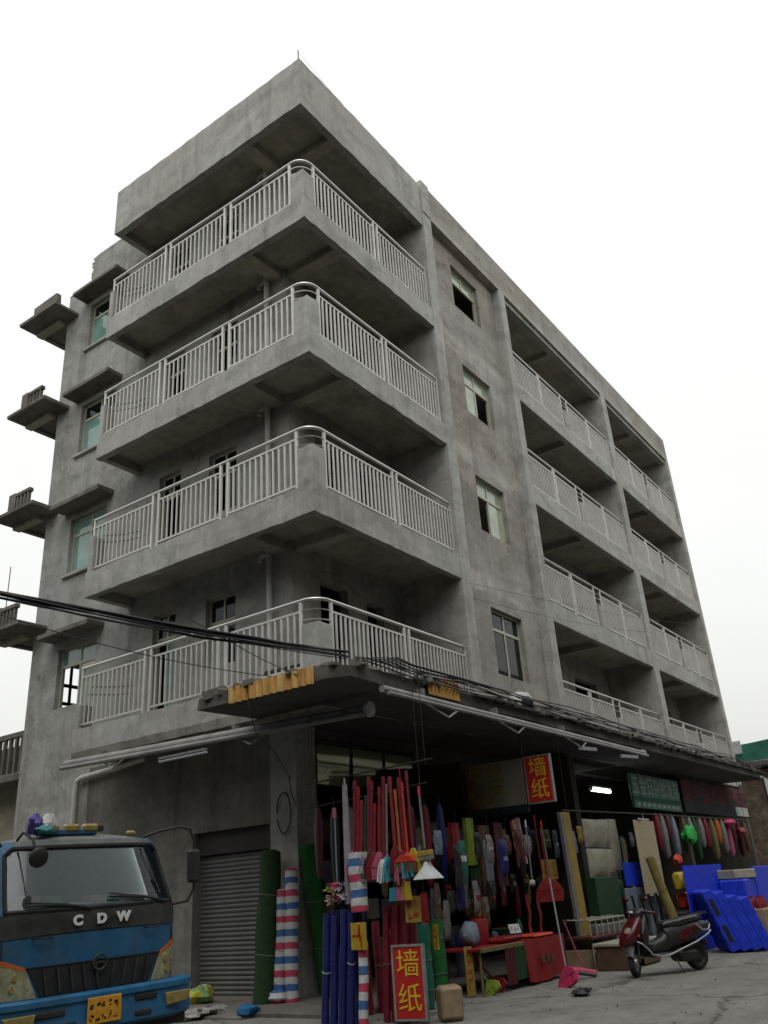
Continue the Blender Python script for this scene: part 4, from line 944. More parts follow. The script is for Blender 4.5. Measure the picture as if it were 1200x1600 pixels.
def card(name, label, c, wdir, w, h, mat, marks=None, cat='sign', th=.012, tilt=0.0, mark_mat='sign_red', seed=2, text=None, tsize=.1, group=None, frame=None):
    """flat upright board centred on c, wide along wdir"""
    c = Vector(c); x = Vector((*wdir, 0)).normalized(); n = Vector((x.y, -x.x, 0)); up = (Vector((0,0,1))*math.cos(tilt) + n*(-math.sin(tilt)))
    t = thing(name, label, cat, c - Vector((0,0,h/2)), group=group)
    g = MB(); g.obox((0,0,h/2), x*w/2, n*th/2, up*h/2); bo = g.build('board', M_[mat], t, bevel=min(.004, th*.3))
    if frame:
        for s in (-1, 1):
            MB().obox(Vector((0,0,h/2))+s*(w/2+.011)*x, x*.012, n*(th/2+.008), up*(h/2+.022)).build('frame_bar', M_[frame], t)
            MB().obox(Vector((0,0,h/2))+s*(h/2+.011)*up, x*w/2, n*(th/2+.008), up*.011).build('frame_bar', M_[frame], t)
    if text:
        for i, ch in enumerate(text):
            fr = h/2 + h*(.5-(i+.5)/len(text))*.96
            text_mesh('character', ch, tsize, 'sign_gold' if mark_mat == 'sign_red' and mat == 'sign_red' else mark_mat, t, Vector((0,0,h/2)) + up*(fr-h/2) + n*(th/2+.003), x, up, bold=0, ext=.003)
    if marks:
        rd = random.Random(seed); g = MB()
        for r_ in range(marks[1]):
            for k in range(marks[0]):
                cx = (-.5+(k+.5)/marks[0])*w*.86; cz = (-.5+(r_+.5)/marks[1])*h*.86
                sw, sh2 = w*.30/marks[0], h*.30/marks[1]
                for _ in range(4):
                    hv = rd.random() < .5
                    g.obox(Vector((0,0,h/2)) + x*(cx+rd.uniform(-sw,sw)*.8) + up*(cz+rd.uniform(-sh2,sh2)*.8) + n*(th/2+.002), x*(sw*rd.uniform(.5,1) if hv else sw*.14), n*.002, up*(sh2*.14 if hv else sh2*rd.uniform(.5,1)))
        tag(g.build('faded_print', M_[mark_mat], t), kind='stuff')
    return t
LF = (0, -1)      # boards that face the side street run this way (left to right)

# ------------------------------------------------------------------ corner display
pole = thing('hanging_pole', 'thin grey pole hung under the canopy carrying the red brooms', 'pole', (-.6, -.2, 2.66))
MB().tube([(0,0,0), (0,-1.0,.03), (0,-1.95,.06)], .010, 6).build('bar', M_['g_black'], pole, True)
for y in (-.1, -1.85): MB().tube([(0,y,0), (0,y,1.13)], .004, 4).build('hang_wire', M_['g_black'], pole)
pole2 = thing('lower_hanging_pole', 'lower thin grey pole behind the red brooms', 'pole', (-.3, 0.1, 2.40))
MB().tube([(0,0,0), (0,-1.0,.05), (0,-1.95,.10)], .009, 6).build('bar', M_['g_black'], pole2, True)
for y in (-.1, -1.85): MB().tube([(0,y,0), (0,y,1.39)], .004, 4).build('hang_wire', M_['g_black'], pole2)
GB = 'brooms and mops hung at the shop corner'
x0 = -.62
spec = [  # y, top z, bottom z, r, handle, head kind, head material, label
 (-1.00, 2.60, 1.50, .022, 'g_crimson', 'fan', 'g_pink', 'red broom with pink head hanging just right of the grey mop'),
 (-1.09, 2.36, 1.42, .020, 'g_red', 'mop', 'g_lilac', 'shorter red mop with lilac strings at the shop corner'),
 (-1.22, 2.62, 1.44, .022, 'g_crimson', 'bar', 'g_teal', 'red handled broom with green block head at the shop corner'),
 (-1.29, 2.30, 1.46, .018, 'g_red', 'fan', 'g_red', 'short red broom with red head between the taller red brooms'),
 (-1.44, 2.59, 1.40, .021, 'g_crimson', 'mop', 'g_white', 'red mop with white strings at the shop corner'),
 (-1.53, 2.58, 1.50, .022, 'g_red', 'pan', 'g_crimson', 'red long handled dustpan hanging among the brooms'),
 (-1.60, 2.42, 1.38, .016, 'g_orange', 'mop', 'g_pink', 'orange handled mop with pink strings at the shop corner'),
 (-1.70, 2.50, 1.42, .018, 'g_neon', 'mop', 'g_cyan', 'bright red handled mop with cyan strings'),
 (-1.78, 2.62, 1.46, .017, 'g_crimson', 'fan', 'g_yellow', 'red handled broom with yellow head near the end of the pole'),
 (-1.05, 2.52, 1.48, .020, 'g_red', 'fan', 'g_crimson', 'dark red broom squeezed right behind the pink headed broom'),
 (-1.16, 2.40, 1.50, .012, 'g_dkgreen', 'mop', 'g_lilac', 'thin dark green mop between the red brooms'),
 (-1.26, 2.56, 1.50, .020, 'g_crimson', 'fan', 'g_maroon', 'crimson broom with maroon head left of the short red broom'),
 (-1.37, 2.48, 1.46, .018, 'g_red', 'fan', 'g_pink', 'red broom with pink head left of the white mop'),
 (-1.48, 2.50, 1.42, .013, 'g_grey', 'mop', 'g_cyan', 'thin grey mop with cyan strings beside the white mop'),
 (-1.66, 2.55, 1.44, .020, 'g_crimson', 'fan', 'g_red', 'crimson broom between the orange mop and the bright red mop'),
 (-1.94, 2.42, 1.62, .013, 'g_grey', 'bar', 'g_gold', 'grey handled brush with orange tip and gold head at the pole end')]
for y, zt, zb, r, hm, hk, km, lb in spec:
    nm = {'fan': 'broom', 'bar': 'broom', 'mop': 'mop', 'pan': 'dustpan'}[hk]
    broom(nm, lb, (x0, y, zt), (x0-.02, y+(.06 if y > -1.5 else -.04), zb), r, hm, hk, km, nm, GB, hw=.10, hh=.30 if hk != 'bar' else .2, cap='g_neon' if y == -1.94 else None)
broom('broom', 'thin dark green handled broom behind the red brooms', (x0+.12, -1.33, 2.45), (x0+.1, -1.30, 1.45), .012, 'g_dkgreen', 'fan', 'g_lime', 'broom', GB)
# grey strip mop, feather duster, pans
gm = thing('wrapped_mop', 'long grey mop in a clear wrapper hanging at the left end of the pole', 'mop', (x0, -.84, 1.22), group=GB)
g = MB(); g.loft([[(rr*math.cos(a)*(1+.1*math.sin(3*a)), rr*math.sin(a), z) for a in [2*math.pi*i/10 for i in range(10)]] for z, rr in ((0,.045),(.2,.05),(.7,.042),(1.0,.038),(1.36,.032))]); g.build('strings', M_['g_lilac'], gm, True)
MB().cyl((0,0,1.3), (0,0,1.44), .012, n=6).build('hook', M_['g_steel'], gm)
fd = thing('feather_duster', 'pink topped pole with a fluffy many coloured duster head', 'duster', (x0, -.66, 1.20), group=GB)
MB().cyl((0,0,.2), (0,0,1.02), .011, n=6).build('handle', M_['g_bluegrey'], fd); MB().cyl((0,0,1.0), (0,0,1.12), .022, n=8).build('cap', M_['g_pink'], fd)
rdf = random.Random(6)
for i, (dy, dz, m) in enumerate(((.10,.10,'g_lime'), (0,.13,'g_hotpink'), (-.08,.12,'g_lilac'), (.02,.0,'g_pink'), (-.10,.02,'g_white'), (.08,-.02,'g_cream'))):
    g = MB()
    for k in range(40):
        v = Vector((rdf.gauss(0,1), rdf.gauss(0,1), rdf.gauss(0,1))).normalized(); e = v.orthogonal().normalized()*.012; p = Vector((0, dy, .1+dz)); q = p + v*rdf.uniform(.06,.12)
        g.add([p+e, p-e, q-e*.6, q+e*.6], [(0,1,2,3)])
    tag(g.build('feathers', M_[m], fd), kind='stuff')
roll('striped_tarp_roll', 'short red white and blue striped tarpaulin roll hanging at the shop corner', (x0-.05, -1.03, 1.13), (x0-.05, -1.0, 1.76), .10, 'tarp_stripe', 'tarpaulin', ties=0)
lamp = thing('conical_lamp', 'white cone shaped shade hanging beyond the brooms', 'shade', (x0, -1.98, 1.42))
MB().lathe([(.175,0),(.17,.012),(.06,.13),(.03,.2),(.0,.21)], n=20).build('cone', M_['g_white'], lamp, True); MB().tube([(0,0,.2),(0,.02,1.2)], .004, 4).build('hang_wire', M_['g_black'], lamp)
dp = thing('red_box_pan', 'wide neon red dustpan with brown box front hanging beside the white shade', 'dustpan', (x0-.08, -1.72, 1.50))
MB().ext([(-.15,.0),(.15,.0),(.15,.11),(-.15,.11)], (0,0,0), (0,1,0), (0,0,1), (.10,0,0)).build('pan', M_['g_brown'], dp, bevel=.008)
MB().ext([(-.155,.115),(.155,.115),(.06,.19),(-.08,.19)], (-.005,0,0), (0,1,0), (0,0,1), (.11,0,0)).build('lid', M_['g_neon'], dp, bevel=.006)
MB().tube([(.05,0,.19),(.06,.02,1.15)], .009, 6).build('handle', M_['g_red'], dp)
for i, (m, y) in enumerate((('g_cyan', -1.52), ('g_pink', -1.60), ('g_yellow', -1.70))):
    ft = thing('cloth_flag', ['cyan', 'pink', 'yellow'][i]+' cloth hanging under the red dustpan', 'cloth', (x0-.06, y, 1.22))
    MB().sheet(lambda u, v: (.02*math.sin(u*7+i), (u-.5)*(.10+.04*(1-v)), v*(.14+.05*(i == 2))), 6, 4, .004).build('cloth', M_[m], ft, True)
# blue and red rolled poles on the ground, yellow bag, yellow card
on8 = ['leftmost', 'second', 'third', 'fourth', 'fifth', 'sixth', 'seventh', 'rightmost']
for i in range(8):
    y = -.52 - .062*i; z = 1.12 + .04*math.sin(i*2.1)
    roll('blue_roll', on8[i]+' of the tall navy blue rolls standing at the shop corner', (-.76+.09*(i % 2), y, 0), (-.66+.09*(i % 2), y+.015*math.sin(i), z), .045, 'g_navy', 'roll', 'navy rolls at the shop corner', ties=1, tie_mat='g_navy' if i % 3 else 'g_white', seed=i)
for i in range(6):
    y = -1.22 - .07*i
    roll('red_roll', ['leftmost', 'second', 'third', 'fourth', 'fifth', 'rightmost'][i]+' of the tall dark red rolls behind the red wallpaper sign', (-.52+.05*(i % 2), y, 0), (-.42+.05*(i % 2), y, 1.16+.03*(i % 2)), .040, 'g_crimson', 'roll', 'red rolls at the shop corner', ties=1, seed=20+i)
roll('striped_tarp_roll', 'slim striped tarpaulin roll standing between the navy and red rolls', (-.80, -1.10, 0), (-.72, -1.09, .82), .055, 'tarp_stripe', 'tarpaulin', ties=1, seed=31)
yb = card('yellow_packet', 'yellow packet with red print hung on the navy rolls', (-.80, -1.09, .88), LF, .21, .28, 'g_yellow', (1,1), 'packet', th=.03, seed=5)
card('yellow_card', 'yellow price card with red print above the red wallpaper sign', (-.62, -1.74, 1.12), LF, .21, .27, 'g_gold', (2,2), 'sign', seed=7)
card('yellow_strip', 'narrow yellow printed strip leaning behind the red wallpaper sign', (-.35, -1.84, .82), LF, .07, .26, 'g_yellow', (1,3), 'sign', seed=9)
card('wallpaper_sign', 'red standing sign with two yellow characters on the ground', (-.58, -1.60, .395), (.22, -1), .34, .70, 'sign_red', None, 'sign', th=.05, text='墙纸', tsize=.29, frame='sign_frame')
st = MB().cbox(-.13,-.13,0,.13,.13,.33,.03).jitter(.008, 6).build('stone_block', M_['g_tan'], None, False, .012); st.location = (-.30, -1.92, 0); st.rotation_euler = (0, 0, -.75)
tag(st, 'pale rounded stone block on the road beside the red wallpaper sign', 'stone')
# rolls by the column
roll('turf_roll', 'thick dark green turf roll leaning by the roller shutter', (.42, 1.55, .03), (.76, 1.70, 1.99), .155, 'turf_dark', 'turf roll', seed=41)
roll('striped_tarp_roll', 'taller striped tarpaulin roll leaning on the corner column', (.55, 1.16, .03), (.74, 1.27, 1.72), .095, 'tarp_stripe', 'tarpaulin', ties=1, seed=42)
roll('striped_tarp_roll', 'shorter striped tarpaulin roll next to the dark green turf roll', (.50, 1.33, .03), (.68, 1.39, 1.45), .085, 'tarp_stripe', 'tarpaulin', ties=1, seed=43)
roll('turf_roll', 'bright green turf roll leaning right of the corner column', (1.36, 1.18, .05), (1.02, 1.20, 2.04), .125, 'turf', 'turf roll', seed=44)
roll('red_carpet_roll', 'dark red carpet roll behind the bright green turf roll', (1.55, 1.22, .05), (1.22, 1.30, 1.95), .08, 'g_crimson', 'carpet roll', seed=45)
blob((0,0,.10), (.12,.14,.10), 15, 12, 6, .18)
o = blob((0,0,.09), (.10,.13,.10), 15, 12, 6, .15).build('tarp_offcut', M_['tarp_stripe'], None, True); o.location = (.44, 1.30, .03); tag(o, 'crumpled striped tarpaulin offcut at the foot of the striped rolls', 'tarpaulin')
o = MB().cbox(-.2,-.11,0,.2,.11,.16,.02).jitter(.012, 3).build('concrete_block', M_['conc_pale']); o.location = (1.35, .95, .055); tag(o, 'grey concrete block under the bright green turf roll', 'block')
# litter by the shutter
M_['bag_lime'] = bands('lime_bag', [(1,(.28,.38,.12)),(1,(.45,.42,.04)),(1,(.16,.30,.12))], 0, .3)
o = blob((0,0,.12), (.19,.16,.13), 21, 14, 8, .2).build('litter_bag', M_['bag_lime'], None, True); o.location = (.36, 2.70, .03); tag(o, 'yellow green plastic bag lying on the pavement between truck and shutter', 'bag')
M_['litter'] = plain('grey_litter', (.30,.29,.27), rough=.6, var=.5, scale=14)
o = blob((0,0,.035), (.36,.22,.05), 23, 16, 6, .3).build('litter_sheet', M_['litter'], None, True); o.location = (-.45, 1.75, .03); tag(o, 'crumpled grey plastic sheeting on the ground before the shutter', 'litter')
o = blob((0,0,.05), (.17,.13,.06), 24, 12, 6, .2).build('litter_packet', M_['g_sky'], None, True); o.location = (-.40, 1.05, .03); tag(o, 'flattened blue packet on the ground before the shutter', 'litter')
o = blob((0,0,.03), (.15,.10,.05), 25, 12, 6, .35).build('black_litter', M_['g_black'], None, True); o.location = (1.81, -2.53, 0); tag(o, 'scrap of black plastic lying on the road', 'litter')

# ------------------------------------------------------------------ shop front: glass, signs, lamps
tw = thing('transom_window', 'mirror tinted glass strip above the first shop opening', 'window', (1.47, YW-.01, 2.95))
for i in range(3):
    MB().obox((.48+i*.94, .0, .365), (.45,0,0), (0,.004,0), (0,-.335*math.sin(math.radians(3.2)),.335*math.cos(math.radians(3.2)))).build('pane', M_['glass_film'], tw)
for a0, a1, c0, c1 in ((0,2.85,0,.03), (0,2.85,.70,.73), (0,.03,.03,.70), (.93,.97,.03,.70), (1.87,1.91,.03,.70), (2.82,2.85,.03,.70)): MB().box(a0, -.03, c0, a1, .03, c1).build('frame_bar', M_['g_black'], tw)
M_['sign_faded'] = None
m, nt, bs = new_mat('faded_print_board'); tcd = nt.nodes.new('ShaderNodeTexCoord'); sp_ = nt.nodes.new('ShaderNodeSeparateXYZ'); nt.links.new(tcd.outputs['Object'], sp_.inputs[0])
n = noise(nt, tcd.outputs['Object'], 5, 5); md = nt.nodes.new('ShaderNodeMath'); md.operation = 'MULTIPLY_ADD'; nt.links.new(n, md.inputs[0]); md.inputs[1].default_value = .35; nt.links.new(sp_.outputs[1], md.inputs[2])
c = ramp(nt, md.outputs[0], [(-0.0,(.40,.39,.30)),(.35,(.36,.32,.22)),(.60,(.28,.13,.06)),(.95,(.19,.06,.03))]); nt.links.new(c, bs.inputs['Base Color']); bs.inputs['Roughness'].default_value = .6
for el in nt.nodes:
    if el.bl_idname == 'ShaderNodeValToRGB':
        pass
M_['sign_faded'] = m
sg = thing('shop_sign', 'faded beige and red shop sign with worn yellow characters under the canopy', 'sign', (4.45, -.20, 2.55))
MB().cbox(0, -.58, 0, .06, .58, .77, .01).build('board', M_['sign_faded'], sg)
M_['worn_gold'] = plain('worn_yellow_characters', (.42,.33,.12), rough=.6, var=.4, scale=12)
for ch, y, z in (('地', .36, .56), ('毯', -.02, .56), ('帐', .36, .20), ('篷', -.02, .20)): text_mesh('character', ch, .34, 'worn_gold', sg, (-.004, y, z), (0,-1,0), (0,0,1), bold=.004, ext=.002)
MB().cbox(.0, -.60, -.13, .05, .60, -.005, .008).build('lower_strip', M_['g_teal'] if False else plain('dark_teal_strip', (.02,.05,.055)), sg)
sg2 = thing('dark_shop_sign', 'dark red and green panelled sign left of the faded shop sign', 'sign', (4.40, 1.0, 2.62))
MB().cbox(0, -.58, .0, .05, .36, .80, .01).build('board', M_['g_maroon'], sg2)
for y in (-.1, .05, .2): MB().box(-.006, y-.05, .12, -.001, y+.05, .42).build('green_panel', M_['g_dkgreen'], sg2)
for ch, z in (('墙', .6), ('纸', .38)): text_mesh('character', ch, .2, 'g_brown', sg2, (-.004, -.46, z), (0,-1,0), (0,0,1), bold=.003, ext=.002)
card('hanging_sign', 'red hanging sign with two yellow characters under the canopy edge', (4.15, -1.22, 2.89), LF, .44, .72, 'sign_red', None, 'sign', th=.06, text='墙纸', tsize=.34, frame='sign_frame')
MB().tube([(0,0,0),(0,0,1.3)], .014, 6)
hp = thing('sign_post', 'dark hanging rod holding the red hanging sign', 'post', (4.15, -.95, 2.45)); MB().tube([(0,0,0),(0,0,1.35)], .016, 6).build('rod', M_['g_black'], hp)
# green and red shop boards further along
def shop_board(name, label, x0, x1, y, z0, z1, mat, txt, tmat, size, rows=1):
    t = thing(name, label, 'sign', (x0, y, z0)); MB().cbox(0, 0, 0, x1-x0, .06, z1-z0, .01).build('board', M_[mat], t)
    n = len(txt)
    for i, ch in enumerate(txt): text_mesh('character', ch, size, tmat, t, ((i+.5)*(x1-x0)/n, -.004, (z1-z0)*.62), (1,0,0), (0,0,1), bold=.004, ext=.002)
    return t
M_['board_green'] = plain('green_shop_board', (.09,.26,.19), rough=.55, var=.25, scale=3); M_['board_dark'] = plain('dark_blue_shop_board', (.03,.035,.05), rough=.55, var=.3); M_['worn_white'] = plain('worn_white_characters', (.46,.52,.48), rough=.6, var=.35, scale=14); M_['worn_red'] = plain('worn_red_characters', (.26,.03,.03), rough=.6, var=.35, scale=14)
t = shop_board('green_shop_sign', 'green shop board with pale characters above the second shop', 10.9, 14.3, -.3, 2.78, 3.56, 'board_green', '五金日杂批发部', 'worn_white', .46)
MB().box(.0, -.006, .16, 3.4, -.001, .26).build('stripe', M_['g_teal'], t)
for i in range(9): MB().box(.15+i*.35, -.006, .05, .36+i*.35, -.001, .12).build('small_print', M_['worn_white'], t)
t = shop_board('red_lettered_sign', 'dark shop board with red characters above the last shop', 14.6, 21.0, -.3, 2.80, 3.66, 'board_dark', '塑料百货窗帘布艺', 'worn_red', .62)
MB().box(4.9, -.006, .04, 6.3, -.001, .30).build('small_print', M_['worn_white'], t)
# lit fluorescent lamp
fl = thing('tube_lamp', 'lit white fluorescent tube lamp inside the second shop', 'lamp', (10.55, .55, 3.26))
m, nt, bs = new_mat('lit_tube'); bs.inputs['Emission Color'].default_value = (.92,1,.93,1); bs.inputs['Emission Strength'].default_value = 7.0; nt.links.new(ramp(nt, noise(nt, pos_node(nt), 3), [(0,(.8,.8,.8)),(1,(.9,.9,.9))]), bs.inputs['Base Color']); M_['lit'] = m
MB().cyl((0,0,0), (1.1,0,0), .042, n=10).build('tube', M_['lit'], fl, True); MB().cbox(-.05,-.05,.05,1.15,.05,.10,.01).build('holder', M_['g_white'], fl); MB().tube([(.5,0,.1),(.5,0,.6)], .006, 4).build('hang_wire', M_['g_black'], fl)
for x in (-.03, 1.07): MB().cbox(x,-.03,-.03,x+.06,.03,.06,.008).build('end_cap', M_['g_white'], fl)

# ------------------------------------------------------------------ first shop: table and goods
tb = thing('display_table', 'red clothed display table standing under the canopy', 'table', (2.95, -.92, 0))
MB().cbox(-1.35, -.33, .52, 1.18, .33, .56, .008).build('table_top', M_['g_red'], tb)
MB().cbox(-1.36, -.36, .505, -.15, -.335, .565, .006).build('yellow_edge', M_['g_olive'], tb)
for x, y in ((-1.28,-.28), (-1.28,.28), (1.1,-.28), (1.1,.28)): MB().cyl((x,y,.0), (x,y,.52), .018, n=8).build('leg', M_['g_olive'] if x < 0 else M_['g_steel'], tb, True)
rdt = random.Random(9)
MB().sheet(lambda u, v: (-.12 + 1.32*u, -.345 - .02*math.sin(u*17) * (1-v) - .03*(1-v), .045 + .53*v - .03*math.sin(u*5)*(1-v)), 30, 8, .006).build('cloth_front', M_['g_red'], tb, True)
MB().sheet(lambda u, v: (1.20 + .02*math.sin(v*11), -.34 + .66*u, .08 + .5*v), 8, 6, .006).build('cloth_side', M_['g_red'], tb, True)
MB().sheet(lambda u, v: (-.72+.26*u, -.35-.015*math.sin(u*14), .06+.46*v), 10, 6, .005).build('hanging_cloth', M_['g_maroon'], tb, True)
MB().sheet(lambda u, v: (-.44+.30*u, -.352-.015*math.sin(u*12+1), .10+.42*v), 10, 6, .005).build('hanging_cloth', M_['g_dkgreen'], tb, True)
for i in range(3): MB().box(.30+i*.16, -.387, .25, .40+i*.16, -.382, .34).build('print', M_['g_brown'], tb)
def prop(name, label, cat, mb, mat, loc, smooth=True, rz=0, group=None, bevel=0):
    o = mb.build(name, M_[mat], None, smooth, bevel); o.location = loc; o.rotation_euler = (0,0,rz); return tag(o, label, cat, group)
prop('red_barrel', 'red plastic barrel standing on the display table', 'barrel', MB().lathe([(.0,0),(.13,0),(.14,.03),(.14,.30),(.125,.34),(.135,.36),(.0,.37)], n=18), 'g_red', (2.42, -.78, .56))
prop('yellow_cup', 'yellow cup sitting on top of the red barrel', 'cup', MB().lathe([(.0,0),(.05,0),(.06,.11),(.0,.112)], n=14), 'g_gold', (2.44, -.78, .932))
prop('grey_sack', 'grey cloth sack sitting on the left end of the table', 'sack', blob((0,0,.15), (.15,.14,.17), 33, 14, 8, .12), 'g_bluegrey', (1.95, -.90, .56))
prop('folded_red_cloth', 'folded red cloth lying on the middle of the table', 'cloth', MB().cbox(-.3,-.18,0,.3,.18,.07,.02).jitter(.01,2), 'g_red', (2.75, -.98, .565))
prop('folded_bright_cloth', 'bright red folded cloth on the right end of the table', 'cloth', MB().cbox(-.32,-.2,0,.32,.2,.05,.02).jitter(.012,4), 'g_neon', (3.75, -.95, .565))
c_ = card('price_card', 'white price card propped on the red table', (3.05, -1.02, .72), (.9,-.4), .20, .13, 'g_white', (3,1), 'card', tilt=.4, mark_mat='g_grey', seed=13)
prop('green_basin', 'dark green plastic basin on the table behind the white card', 'basin', MB().lathe([(.0,0),(.14,0),(.19,.15),(.20,.15),(.20,.16),(.0,.155)], n=20), 'g_dkgreen', (3.25, -.72, .565))
roll('green_mat_roll', 'dark green mat roll standing left of the table', (1.42, -.72, .0), (1.42, -.70, .93), .10, 'turf', 'mat roll', seed=51)
roll('teal_mat_roll', 'teal green mat roll behind the red wallpaper sign', (.55, -1.05, 0), (.58, -1.03, .92), .10, 'g_teal', 'mat roll', seed=52)
roll('bamboo_roll', 'light brown bamboo blind roll left of the table', (1.10, -.72, 0), (1.10, -.71, .62), .075, 'g_wood', 'blind roll', seed=53)
card('printed_board', 'tall yellow printed board leaning at the left table leg', (1.62, -1.05, .30), (.9,-.45), .13, .58, 'g_gold', (1,5), 'board', seed=15)
broom('broom', 'yellow green broom lying on the ground under the table', (2.0, -.8, .50), (1.85, -1.28, .02), .012, 'g_lime', 'fan', 'g_lime', 'broom', hw=.12, hh=.2)
broom('broom', 'red broom with its head on the ground under the table', (2.35, -.6, .50), (2.15, -1.22, .02), .012, 'g_red', 'fan', 'g_red', 'broom', hw=.12, hh=.2)
broom('broom', 'bright red broom standing on the road at the table corner', (3.55, -1.45, 1.35), (2.62, -1.98, .0), .014, 'g_grey', 'fan', 'g_hotpink', 'broom', hw=.21, hh=.30, facing=(-.8,-.6))
broom('mop', 'pink sponge mop lying behind the bright red broom', (4.15, -1.3, .75), (3.7, -1.75, .05), .014, 'g_crimson', 'bar', 'g_hotpink', 'mop', hw=.2, hh=.15, facing=(.3,-1))
GP = 'poles hung before the first shop'
broom('mop', 'thin pole with a white cap and white clamp head before the dark shop', (3.48, -1.2, 2.22), (3.46, -1.2, 1.28), .012, 'g_grey', 'bar', 'g_white', 'mop', GP, hw=.08, hh=.14, cap='g_white')
broom('mop', 'thin maroon pole hanging in the middle of the three shop poles', (3.80, -1.2, 2.30), (3.84, -1.2, 1.30), .012, 'g_crimson', 'none', 'g_grey', 'pole', GP)
broom('broom', 'thin grey pole with orange cap and orange bristles before the dark shop', (4.02, -1.2, 2.22), (4.10, -1.2, 1.28), .015, 'g_grey', 'bar', 'g_orange', 'broom', GP, hw=.1, hh=.16, cap='g_neon')
broom('broom', 'red broom head hanging above the right end of the red table', (3.86, -1.25, 2.1), (3.86, -1.28, 1.04), .012, 'g_crimson', 'fan', 'g_red', 'broom', GP, hw=.22, hh=.36)
for i, x in enumerate((3.62, 3.98)):
    prop('hanging_red_cloth', ['left', 'right'][i]+' one of two hanging red sashes behind the red broom head', 'cloth', MB().sheet(lambda u, v: ((u-.5)*.09, .015*math.sin(v*9+i), v*.55), 4, 8, .004), 'g_red', (x, -1.0, .62))
ax = thing('foil_board', 'tall yellow and grey foam board leaning by the second shop', 'board', (5.42, -1.05, 0))
MB().obox((-.03, .0, 1.22), (.14,0,0), (0,.03,0), (-.04,.02,1.20)).build('yellow_face', M_['g_gold'], ax); MB().obox((-.23, .0, 1.22), (.055,0,0), (0,.028,0), (-.04,.02,1.195)).build('grey_edge', M_['g_grey'], ax)
card('yellow_notice', 'small yellow notice with red print inside the first shop', (5.35, -.6, 1.52), (1,-.2), .44, .32, 'g_yellow', (3,2), 'sign', seed=17)
# hanging stock inside the first shop
GS = 'stock hanging inside the first shop'
for i, (x, z0, z1, wd, m, lb) in enumerate(((2.35, 1.72, 2.22, .24, 'g_red', 'dull red cloth bag hanging at the left inside the first shop'), (2.78, 1.62, 2.30, .22, 'g_lime', 'yellow green packet hanging inside the first shop'),
        (3.20, 1.20, 2.20, .34, 'g_brown', 'brown kraft bag hanging inside the first shop'), (3.66, 1.30, 2.25, .30, 'g_maroon', 'maroon cloth hanging beside the patterned mat'), (2.40, 1.05, 1.70, .26, 'g_grey', 'grey cloth hanging under the dull red bag'), (2.85, 1.10, 1.58, .22, 'g_dkgreen', 'dark green packet hanging under the yellow green packet'))):
    t = thing('hanging_stock', lb, 'packet', (x, -.6, z0), group=GS)
    MB().sheet(lambda u, v: ((u-.5)*wd*(1-.1*v), .010*math.sin(u*9+i)+.006*math.sin(v*9), v*(z1-z0)), 10, 10, .06).build('bag', M_[m], t, True)
    MB().tube([(0,0,z1-z0), (0,0,z1-z0+.25)], .004, 4).build('hang_wire', M_['g_black'], t)
m, nt, bs = new_mat('patterned_mat'); v_ = nt.nodes.new('ShaderNodeTexNoise'); v_.inputs['Scale'].default_value = 4.5; tcx = nt.nodes.new('ShaderNodeTexCoord'); nt.links.new(tcx.outputs['Object'], v_.inputs['Vector'])
nt.links.new(ramp(nt, v_.outputs[0], [(.42,(.34,.20,.17)),(.52,(.22,.04,.06)),(.6,(.36,.25,.21))]), bs.inputs['Base Color']); bs.inputs['Roughness'].default_value = .8; M_['pattern'] = m
t = thing('patterned_mat', 'pink mat with dark red flower pattern and white edge hanging in the shop', 'mat', (4.28, -.62, 1.60))
MB().obox((0,0,.35), (.20,.04,.04), (-.004,.02,0), (-.06,0,.36)).build('mat', M_['pattern'], t); MB().obox((.215,.045,.385), (.018,.003,.003), (-.004,.024,0), (-.06,0,.36)).build('white_edge', M_['g_white'], t)
rdh = random.Random(77); nm_ = {'g_black':'black','g_grey':'grey','g_maroon':'maroon','g_dkgreen':'dark green','g_brown':'brown','g_bluegrey':'blue grey','g_olive':'olive','g_crimson':'crimson','g_navy':'navy','g_red':'red','g_teal':'teal','g_gold':'gold'}
od = 'first second third fourth fifth sixth seventh eighth ninth tenth eleventh twelfth thirteenth fourteenth fifteenth sixteenth'.split()
def hang_row(row, x0, x1, y, ztop, shop):
    x = x0; i = 0
    while x < x1:
        m = rdh.choice(list(nm_)); wd = rdh.uniform(.13, .26); h = rdh.uniform(.28, .62); t = thing('hanging_packet', '%s packet, %s from left in the %s of the %s' % (nm_[m], od[i], row, shop), 'packet', (x, y+rdh.uniform(-.15,.15), ztop-h-rdh.uniform(0,.28)), group='packets hanging inside the shops')
        k = rdh.uniform(0, 6); dp_ = rdh.uniform(.02, .06)
        def pf(u, v, s_): bl_ = (1-abs(2*u-1)**3)*(1-abs(2*v-1)**5); return ((u-.5)*wd*(1-.12*v*v) + .008*math.sin(v*9+k), s_*dp_*bl_ + .010*math.sin(u*9+v*6+k) + .006*math.sin(v*23+u*11+k), v*h)
        g = MB(); g.sheet(lambda u, v: pf(u, v, -1), 9, 10); g.sheet(lambda u, v: pf(1-u, v, .7), 9, 10); pk = g.build('packet', M_[m], t, True)
        if rdh.random() < .6:
            lw, lz, lh = wd*rdh.uniform(.25,.36), h*rdh.uniform(.3,.55), h*rdh.uniform(.08,.2)
            MB().sheet(lambda u, v: tuple(Vector(pf(.5+(u-.5)*2*lw/wd, (lz+v*lh)/h, -1)) + Vector((0,-.004,0))), 4, 3, .002).build('label_patch', M_[rdh.choice(['g_white','g_gold','g_red','g_bluegrey','g_cream'])], pk)
        MB().tube([(0,0,h-.01), (0,0,h+rdh.uniform(.1,.3))], .004, 4).build('hang_wire', M_['g_black'], t); x += wd + rdh.uniform(.03, .12); i += 1
